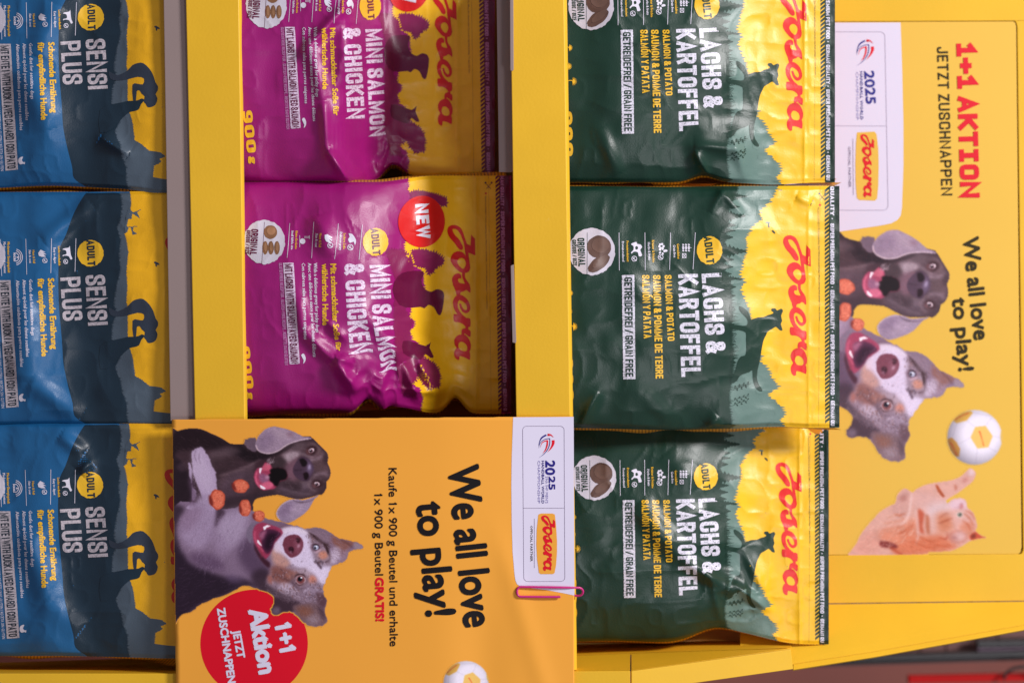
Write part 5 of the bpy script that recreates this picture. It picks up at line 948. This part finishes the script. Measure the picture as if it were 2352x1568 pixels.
def emblem(a, cx, cy, s, red, navy, pale):
    T = lambda q: [(cx + (x - 375) * s, cy + (y - 355) * s) for x, y in q]
    a.stroke(T([(235, 355), (250, 290), (290, 215), (370, 165)]), tuple(q * s for q in (2, 12, 26, 28)), navy, smooth=4, z=2)
    a.stroke(T([(240, 400), (245, 345), (280, 285), (350, 240), (425, 228)]), tuple(q * s for q in (2, 8, 10, 12, 13)), navy, smooth=4, z=2); a.stroke(T([(428, 222), (432, 300), (405, 400), (330, 500), (235, 570)]), tuple(q * s for q in (14, 14, 14, 10, 1)), navy, smooth=4, z=2.1)
    a.stroke(T([(268, 385), (285, 320), (330, 280), (395, 262)]), tuple(q * s for q in (3, 10, 18, 20)), red, smooth=4, z=2); a.stroke(T([(388, 258), (385, 340), (355, 430), (305, 492)]), tuple(q * s for q in (26, 28, 20, 2)), red, smooth=4, z=2.1)
    a.stroke(T([(490, 258), (490, 320), (450, 400), (390, 470)]), tuple(q * s for q in (50, 44, 24, 2)), red, smooth=4, z=2); a.stroke(T([(385, 170), (420, 175), (400, 150), (450, 165), (498, 208)]), tuple(q * s for q in (10, 18, 12, 22, 3)), red, smooth=3, z=2.2)
def rrect(x0, y0, x1, y1, x0b, x1b, r):
    """rounded frame whose sides lean: x0..x1 at y0, x0b..x1b at y1"""
    out = []
    for (cx, cy, a0) in ((x0 + r, y0 + r, math.pi), (x1 - r, y0 + r, -math.pi / 2), (x1b - r, y1 - r, 0), (x0b + r, y1 - r, math.pi / 2)):
        for k in range(6): t = a0 + k * math.pi / 10; out.append((cx + r * math.cos(t), cy + r * math.sin(t)))
    return out
h = Art(1837.4, 0, .4759)
h.part('sponsor_label'); h.poly([(-300, 112), (485, 110), (492, 300), (499, 600), (499, 800), (492, 1000), (486, 1040), (470, 1062), (440, 1078), (380, 1090), (-300, 1190)], 1, z=1); h.stroke(rrect(-200, 155, 410, 1015, -195, 425, 24), 2.4, 5, closed=True, z=2); h.stroke([(-200, 607), (416, 609)], 2.4, 5, z=2.1)
emblem(h, 315, 255, .30, 2, 4, 5); h.poly([(275, 640), (360, 636), (370, 650), (378, 720), (380, 800), (378, 900), (372, 960), (360, 969), (285, 966), (274, 955), (268, 880), (267, 790), (270, 690)], 0, z=2)
h.part('sponsor_lettering'); h.text('2025', (311, 346), (320, 502), 46, 4, .055, 3, 2); h.text('HANDBALL WORLD', (289, 346), (291, 580), 14, 4, .05, 1, 2, 3); h.text('CHAMPIONSHIP', (269, 346), (271, 580), 13, 8, 0, 1, 2); h.logo((290, 650), (296, 952), 66, 7, z=3); h.text('OFFICIAL PARTNER', (231, 708), (234, 905), 13, 6, .02, 1, 2, 2); h.stroke([(255, 670), (257, 942)], 2, 6, z=2)
h.part('headline_lettering'); h.caps('1+1 AKTiON', (754, 212), (774, 957), 94, 2, t=.25, z=2, wbase=.5, gap=.34); h.caps('JETZT ZUSCHNAPPEN', (661, 228), (683, 945), 53, 3, t=.15, z=2, wbase=.44, gap=.28)
h.part('slogan_lettering'); h.text('We all love', (786, 1150), (842, 1640), 76, 3, .05, 3, 2, 4); h.text('to play!', (736, 1440), (768, 1790), 72, 3, .05, 3, 2, 4)
for nm, dat in h.finish(40).items(): drape(nm, dat, HM, surfH, poster)
ink = vc_mat('photo_print_ink', .42)
INK = 1.0
dogs = paint_dogs(); cat = paint_cat(); ball = paint_ball()
dogs.rgb = 255 * (dogs.rgb / 255) ** 1.18 * 1.06; cat.rgb = 255 * (cat.rgb / 255) ** 1.1
D1 = lambda q: np.stack([390.5 + q[..., 0] * .2271, 964.6 + q[..., 1] * .2271], -1)
def to_header(q):
    z = D1(q) - (722, 1071.5); c, s = math.cos(math.radians(13.5)), math.sin(math.radians(13.5))
    return np.stack([2139.5 + 1.13 * (z[..., 0] * c - z[..., 1] * s), 654.6 + 1.13 * (z[..., 0] * s + z[..., 1] * c)], -1)
wash = lambda p, g: (setattr(p, 'rgb', p.rgb * (1 - g) + np.array((222, 206, 222)) * g), p)[1]
import copy as _c
dh = _c.copy(dogs); dh.rgb = dogs.rgb.copy(); wash(dh, .12)
print_patch('dogs_print', dh, to_header, PAPER_H, surfH, ink, poster, .4, keep=lambda q: q[:, 0] > 1860)
print_patch('cat_print', cat, lambda q: np.stack([1940.8 + q[..., 0] * .1748, 1056.6 + q[..., 1] * .1748], -1), PAPER_H, surfH, ink, poster, .4)
print_patch('ball_print', ball, lambda q: np.stack([1929.3 + q[..., 0] * .2417, 677.6 + q[..., 1] * .2417], -1), PAPER_H, surfH, ink, poster, .4)

# ------------------------------------------------------------------ the pouches

z3 = lambda x, y, o=(1263.3, 402, .3845): (o[0] + x * o[2], o[1] + y * o[2])
gx = lambda x: 1263.3 + x * .3845
gy = lambda y: 402 + y * .3845
boxG = (1262, 1928, gy(66), gy(1508)); ag = art_green().finish(STEP, (boxG[0], boxG[1], boxG[2], boxG[3])); profG = [(0, .034), (.3, .034), (.72, .048), (1, .060)]
def cz(lst, o): return [(*z3(a[0], a[1], o), *z3(a[2], a[3], o), a[4] * 1.25, *a[5:]) for a in lst]
OG = (1263.3, 402, .3845); OM = (516.8, 373.2, .3845)
def side_pinch(Y0, Y1, pinches):
    """pull the long edges inwards where the film buckles: (edge, X centre, width, pull)"""
    def w_(X2, Y2, X, Y):
        for e, xc, wd, pull in pinches:
            far = np.exp(-np.abs(Y - e) / 60.); Y2 = Y2 + pull * np.exp(-((X - xc) / wd) ** 2) * far
        return X2, Y2
    return w_
G2 = cz([(1010, 80, 1150, 240, .0035, 8), (960, 230, 1040, 80, .003, 7), (180, 1500, 290, 1290, .004, 9), (940, 1500, 1010, 1440, .003, 6), (480, 640, 640, 800, .002, 14, .3), (560, 1300, 760, 1480, .002, 16, .3), (1470, 130, 1560, 170, .003, 9)], OG)
G1 = cz([(880, 1330, 960, 1500, .006, 7), (870, 1300, 1180, 1310, .005, 12), (300, 1180, 420, 1460, .003, 14, .4), (1100, 1200, 1180, 1480, .003, 14), (850, 180, 1000, 420, .0025, 20, .2)], OG)
G3 = cz([(520, 620, 800, 960, .006, 24, .3), (800, 960, 1150, 1200, .007, 16, .5), (1120, 1130, 1330, 1290, .006, 10), (980, 1050, 1050, 1420, .004, 14), (1180, 900, 1330, 1190, .004, 16), (700, 300, 900, 520, .003, 24, .2)], OG)
gg = 'green dog food pouches in the top tray'
build_pouch('dark green dog food pouch at the upper end of the top tray', gg, ag, GREEN, 1, boxG, profG, .020, 21, creases=G1, zipx=gx(1545), fill_top=.60,
            xymap=affine(1300, .985, 1299, gy(600), 1.0, gy(600) - 562.5, side_pinch(*boxG[2:], [(boxG[3], gx(930), 36, -16), (boxG[3], gx(1350), 60, 5)])), backmap=affine(1300, .985, 1299, 0, 1.0, -559.5))
build_pouch('dark green dog food pouch between the two other green pouches', gg, ag, GREEN, 1, boxG, profG, .018, 22, creases=G2, zipx=gx(1545), fill_top=.64,
            xymap=affine(0, 1, 0, 0, 1, 0, side_pinch(*boxG[2:], [(boxG[2], gx(700), 90, 2), (boxG[3], gx(1350), 60, -3), (boxG[3], gx(700), 150, 5)])))
prof3 = [(0, .070), (.3, .072), (.72, .082), (1, .090)]
build_pouch('creased dark green dog food pouch in the tray corner beside the leaflet', gg, ag, GREEN, 1, boxG, prof3, .026, 23, creases=G3, zipx=gx(1545), fill_top=.60, crumple=((gx(1150), gy(1180), 60, .0025), (gx(1300), gy(1300), 50, .002)), lift_Y=-.00002,
            xymap=affine(1359.4, .947, 1365, 542, .945, 1063, side_pinch(*boxG[2:], [(boxG[3], gx(1010), 70, -34), (boxG[3], gx(1250), 70, -16), (boxG[3], gx(350), 150, -8)])), backmap=affine(1359.4, .947, 1365, 542, .945, 1060))
mx_ = lambda x: 516.8 + x * .3845
my_ = lambda y: 373.2 + y * .3845
boxM = (500, 1174, my_(80), my_(1498)); am = art_magenta().finish(STEP, boxM); profM = [(0, .030), (.46, .028), (.54, .090), (.8, .098), (1, .098)]
M2 = cz([(440, 800, 470, 1000, .004, 12, .4), (470, 1000, 640, 1180, .006, 13, .6), (640, 1180, 800, 1380, .009, 12, .7), (640, 1160, 760, 1200, .006, 9), (560, 300, 640, 560, .005, 22, .3), (860, 900, 1060, 1200, .006, 18, .5), (1060, 1200, 1160, 1420, .008, 12, .7), (1140, 1140, 1260, 1400, .006, 12), (1150, 420, 1180, 230, .003, 7), (600, 940, 720, 1060, .004, 10), (930, 560, 1010, 860, .004, 20, .3), (1160, 1200, 1210, 1290, .005, 6), (1040, 700, 1100, 560, .003, 14)], OM)
OM1 = (516.8, 0, .3295)
def m1(lst): return [((516.8 + a[0] * .3295 - 4), (a[1] * .3295 + 541), (516.8 + a[2] * .3295 - 4), (a[3] * .3295 + 541), a[4] * 1.25, *a[5:]) for a in lst]
M1 = m1([(540, 380, 900, 0, .006, 10, .7), (600, 300, 700, 700, .005, 16, .5), (700, 700, 730, 1040, .006, 12, .7), (730, 1040, 890, 1240, .008, 9, .8), (880, 200, 950, 600, .006, 24, .3), (870, 1080, 1030, 1200, .006, 12), (1160, 240, 1200, 700, .005, 30, .3), (1050, 500, 1160, 900, .005, 20, .3), (1080, 1100, 1180, 1190, .004, 8)])
gm = 'magenta dog food pouches in the middle tray'
def m1map(X, Y):
    X2 = np.interp(X, [480, 607, 790, 848, 891, 930, 1026, 1090, 1150, 1174], [484, 613, 787, 838, 874, 902, 991, 1047, 1112, 1136]); Y2 = Y - 541 - (Y - 700) * .004
    far = np.exp(-np.abs(Y - boxM[3]) / 55.); Y2 = Y2 - 36 * far * np.exp(-((X - 930) / 36) ** 2) + 9 * far * (1 - sst(900, 1000, X)); return X2, Y2
build_pouch('magenta dog food pouch at the upper end of the middle tray, top folded back', gm, am, MAGENTA, 1, boxM, profM, .022, 31, creases=M1, zipx=mx_(1500), fill_top=.50, crumple=((860, 940 , 60, .003), (760, 640, 70, .002), (950, 900, 60, .003)), xymap=m1map, backmap=lambda X, Y: (np.interp(X, [480, 607, 790, 848, 891, 930, 1026, 1090, 1150, 1174], [484, 613, 787, 838, 874, 902, 991, 1047, 1112, 1136]), Y - 545.))
def m2map(X, Y):
    far = np.exp(-np.abs(Y - boxM[3]) / 60.); Y2 = Y - far * (26 * np.exp(-((X - mx_(830)) / 22) ** 2) + 16 * np.exp(-((X - mx_(1010)) / 60) ** 2) + 36 * np.exp(-((X - mx_(1375)) / 24) ** 2)) + 6 * far * (1 - sst(560, 700, X))
    far0 = np.exp(-np.abs(Y - boxM[2]) / 60.); Y2 = Y2 + 14 * far0 * (1 - sst(mx_(900), mx_(1250), X)); q = np.exp(-((X - mx_(900)) / 42) ** 2) * sst(my_(900), my_(1220), Y)
    return X + 13 * q + 5 * np.exp(-((X - mx_(640)) / 30) ** 2) * sst(my_(950), my_(1120), Y), Y2 + 5 * q * np.sin(X / 9.)
build_pouch('magenta dog food pouch with the whole red round sticker, beside the leaflet top', gm, am, MAGENTA, 1, boxM, [(0, .030), (.45, .028), (.62, .042), (.8, .072), (1, .076)], .026, 37, creases=M2, zipx=mx_(1500), fill_top=.60, crumple=((mx_(1080), my_(1180), 80, .0036), (mx_(860), my_(1300), 60, .003), (mx_(620), my_(1080), 50, .002), (mx_(1180), my_(1380), 40, .004), (mx_(600), my_(380), 60, .0015)), xymap=m2map)
boxB = (-70, 450, 488 - 145 * .3295, 488 + 1482 * .3295); ab = art_blue().finish(STEP, boxB); profB = [(0, .034), (.45, .024), (.75, .014), (1, .013)]
OB = (0, 488, .3295)
B = [cz([(250, 560, 400, 200, .004, 26, .3), (180, 640, 330, 1080, .005, 30, .3), (700, 1120, 900, 1240, .005, 10)], OB), cz([(300, 200, 640, -60, .005, 18, .4), (160, 560, 200, 1180, .005, 26, .3), (200, 1180, 560, 1420, .005, 20, .4)], OB), cz([(420, -60, 600, 60, .005, 14, .5), (640, 120, 560, 200, .006, 10), (180, 600, 350, 1100, .006, 26, .3), (300, 1100, 560, 1300, .004, 30, .3)], OB)]
gb = 'blue dog food pouches in the bottom tray'
def tilt_(a, b, box, pn):
    f0 = side_pinch(box[2], box[3], pn); yc = (box[2] + box[3]) / 2
    def f(X2, Y2, X, Y):
        X2, Y2 = f0(X2, Y2, X, Y); return X2 + (Y - yc) * a, Y2 + (X - 200) * b
    return f
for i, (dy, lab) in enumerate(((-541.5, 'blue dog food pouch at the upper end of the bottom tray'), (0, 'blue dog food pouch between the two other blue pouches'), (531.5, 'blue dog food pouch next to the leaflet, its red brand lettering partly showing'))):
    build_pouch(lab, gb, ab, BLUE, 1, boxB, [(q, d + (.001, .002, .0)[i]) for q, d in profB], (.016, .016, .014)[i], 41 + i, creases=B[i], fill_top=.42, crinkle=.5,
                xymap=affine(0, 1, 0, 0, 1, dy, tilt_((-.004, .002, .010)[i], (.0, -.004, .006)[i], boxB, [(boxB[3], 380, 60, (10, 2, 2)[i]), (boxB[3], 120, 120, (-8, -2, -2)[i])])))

# ------------------------------------------------------------------ leaflet and clip
PAPER = (246, 170, 64)
paper = mat('leaflet_print_orange', PAPER, .5, .015, nscale=9, spec=.2)
LM = [paper, mat('leaflet_white', (224, 218, 240), .5, .01, spec=.2), mat('leaflet_red', (222, 12, 40), .5, .02, spec=.2), mat('leaflet_black', (22, 18, 22), .5, .02, spec=.2), mat('leaflet_navy', (38, 30, 128), .5, .02, spec=.2), mat('leaflet_line_grey', (120, 104, 132), .5, .01, spec=.2), mat('leaflet_light_navy', (120, 112, 176), .5, .02, spec=.2), mat('leaflet_lozenge', (240, 168, 62), .5, .01, spec=.2)]
lf = empty('promotional_leaflet', P(857, 1300, -.008), 'orange promotional leaflet with two dogs, standing against the tray fronts', 'leaflet')
ld = lambda X, Y: -.0035 - .0035 * sst(400, 700, X) * (1 - sst(1000, 1320, X)) - .0016 * sst(960, 1300, Y) + .0007 * vnoise(X / 260., Y / 200., 77) - .0010 * np.exp(-((X - 1180 - (Y - 1345) * .3) / 26) ** 2) * sst(1150, 1345, Y) + .0022 * np.exp(-((X - 1110) / 60) ** 2) * sst(1250, 1500, Y)
surfL = surf_from(ld)
lx = lambda y: 395.3 + (y - 963) * .0158
def lmap(X, Y):   # X in 0..1 across, Y along
    return X
g = grid_data(395, 1319, 957, 1640, 14); v = g[0]; t = (v[:, 0] - 395) / (1319 - 395); yy = v[:, 1]
l_ = 395.3 + (yy - 963) * .0158; r_ = 1317.6 + (yy - 957) * .0035; v[:, 0] = l_ + (r_ - l_) * t; top = 963.6 + (956.7 - 963.6) * t; v[:, 1] = np.where(yy < 960, top, yy)
sheet = drape('paper_sheet', g, LM, surfL, lf); md = sheet.modifiers.new('thickness', 'SOLIDIFY'); md.thickness = .0004; md.offset = -1
md.use_rim = True
l = Art(390.5, 947.5, .4199)
l.part('sponsor_label'); l.poly([(1877, 24.5), (2208, 22.5), (2212, 998), (2150, 985), (2060, 968), (1960, 956), (1915, 948), (1898, 936), (1889, 915), (1884, 880), (1874, 760), (1869, 600), (1867, 400), (1869, 250)], 1, z=1)
l.stroke(rrect(1929, 73, 2156, 921, 1935, 2160, 22), 1.8, 5, closed=True, z=2); l.stroke([(1932, 521), (2157, 521)], 1.8, 5, z=2.1); emblem(l, 2060, 180, .31, 2, 4, 5)
l.poly([(2015, 556), (2030, 550), (2090, 550), (2105, 555), (2112, 620), (2117, 700), (2117, 760), (2112, 830), (2104, 874), (2095, 881), (2028, 881), (2018, 874), (2008, 800), (2004, 720), (2006, 640)], 7, z=2)
l.part('sponsor_lettering'); l.text('20', (2055, 262), (2055, 338), 50, 4, .055, 4, 2); l.text('25', (2073, 348), (2073, 419), 33, 4, .06, 4, 2); l.text('29th IHF MEN\'S', (2054, 346), (2054, 494), 14, 6, 0, 2, 2); l.text('HANDBALL WORLD', (2033, 262), (2033, 495), 14, 4, .05, 2, 2, 3); l.text('CHAMPIONSHIP', (2011, 262), (2011, 494), 14, 6, 0, 2, 2)
l.logo((2030, 562), (2030, 862), 76, 2, z=3); l.text('OFFICIAL PARTNER', (1971, 616), (1971, 812), 13, 3, .02, 1, 2, 2); l.stroke([(1993, 578), (1993, 848)], 1.8, 5, z=2)
l.part('slogan_lettering'); l.text('We all love', (1522, 300), (1612, 1170), 166, 3, .042, 5, 2, 6); l.text('to play!', (1350, 495), (1404, 1110), 160, 3, .042, 5, 2, 6)
l.part('offer_lettering'); l.text('Kaufe 1x 900 g Beutel und erhalte', (1197, 302), (1204, 1275), 44, 3, .022, 3, 2, 3); l.text('1x 900 g Beutel', (1119, 447), (1124, 888), 44, 3, .022, 3, 2, 3); l.text('GRATIS!', (1124, 902), (1127, 1137), 44, 2, .07, 3, 2, 4)
l.part('offer_badge'); l.ell(460, 1260, 294, 294, 2, 90, z=.4)
l.part('badge_lettering'); l.text('1+1', (578, 1172), (604, 1306), 84, 1, .075, 3, 2, 5); l.text('Aktion', (432, 1082), (490, 1425), 96, 1, .075, 4, 2, 5); l.text('JETZT', (343, 1192), (370, 1341), 42, 1, .065, 3, 2, 4); l.text('ZUSCHNAPPEN', (259, 1070), (318, 1478), 42, 1, .065, 3, 2, 4)
for nm, dat in l.finish(20).items(): drape(nm, dat, LM, surfL, lf)
# the ear of the printed dog overlaps the red badge, so its rim ink is blended into red there
dl = _c.copy(dogs); dl.rgb = dogs.rgb.copy()
print_patch('dogs_print', dl, D1, PAPER, surfL, ink, lf, .9, keep=lambda q: q[:, 0] > lx(q[:, 1]) + .6)
def ball_l(q):
    z = q - (1280, 1350); c, s = math.cos(math.radians(-13)), math.sin(math.radians(-13)); k = 52.6 / 262
    return np.stack([1070.7 + k * (z[..., 0] * c - z[..., 1] * s), 1569 + k * (z[..., 0] * s + z[..., 1] * c)], -1)
print_patch('ball_print', ball, ball_l, PAPER, surfL, ink, lf, .5)
# paper clip
cu = bpy.data.curves.new('paper_clip', 'CURVE'); cu.dimensions = '3D'; cl = lambda x, y, d: P(390.5 + x * .4199, 947.5 + y * .4199, d)
path = []
def arc(cx, cy, rx, ry, a0, a1, d0, d1, n=10):
    for i in range(n + 1): t = a0 + (a1 - a0) * i / n; path.append((cx + rx * math.cos(t), cy + ry * math.sin(t), d0 + (d1 - d0) * i / n))
path += [(2135, 1006, -.0078), (2050, 1006, -.0084)]; arc(1918, 978, 20, 27, math.pi / 2, 3 * math.pi / 2, -.0088, -.0088); path += [(2060, 953, -.0082), (2180, 955, -.0066)]
arc(2235, 978, 24, 22, -math.pi / 2, math.pi / 2, -.0046, -.0010); path += [(2190, 999, .0004), (2050, 992, .0004)]
arc(1985, 980, 14, 12, math.pi / 2, 3 * math.pi / 2, .0004, .0004, 6)
s_ = cu.splines.new('POLY'); s_.points.add(len(path) - 1)
for i, q in enumerate(path): s_.points[i].co = (*cl(*q), 1)
cu.bevel_depth = .00088; cu.bevel_resolution = 5; cu.materials.append(mat('pink_coated_wire', (206, 34, 128), .3, .02, spec=.6)); clip = curve_mesh('paper_clip', cu)
tag(clip, 'pink paper clip holding the edge of the orange leaflet', 'paper clip')
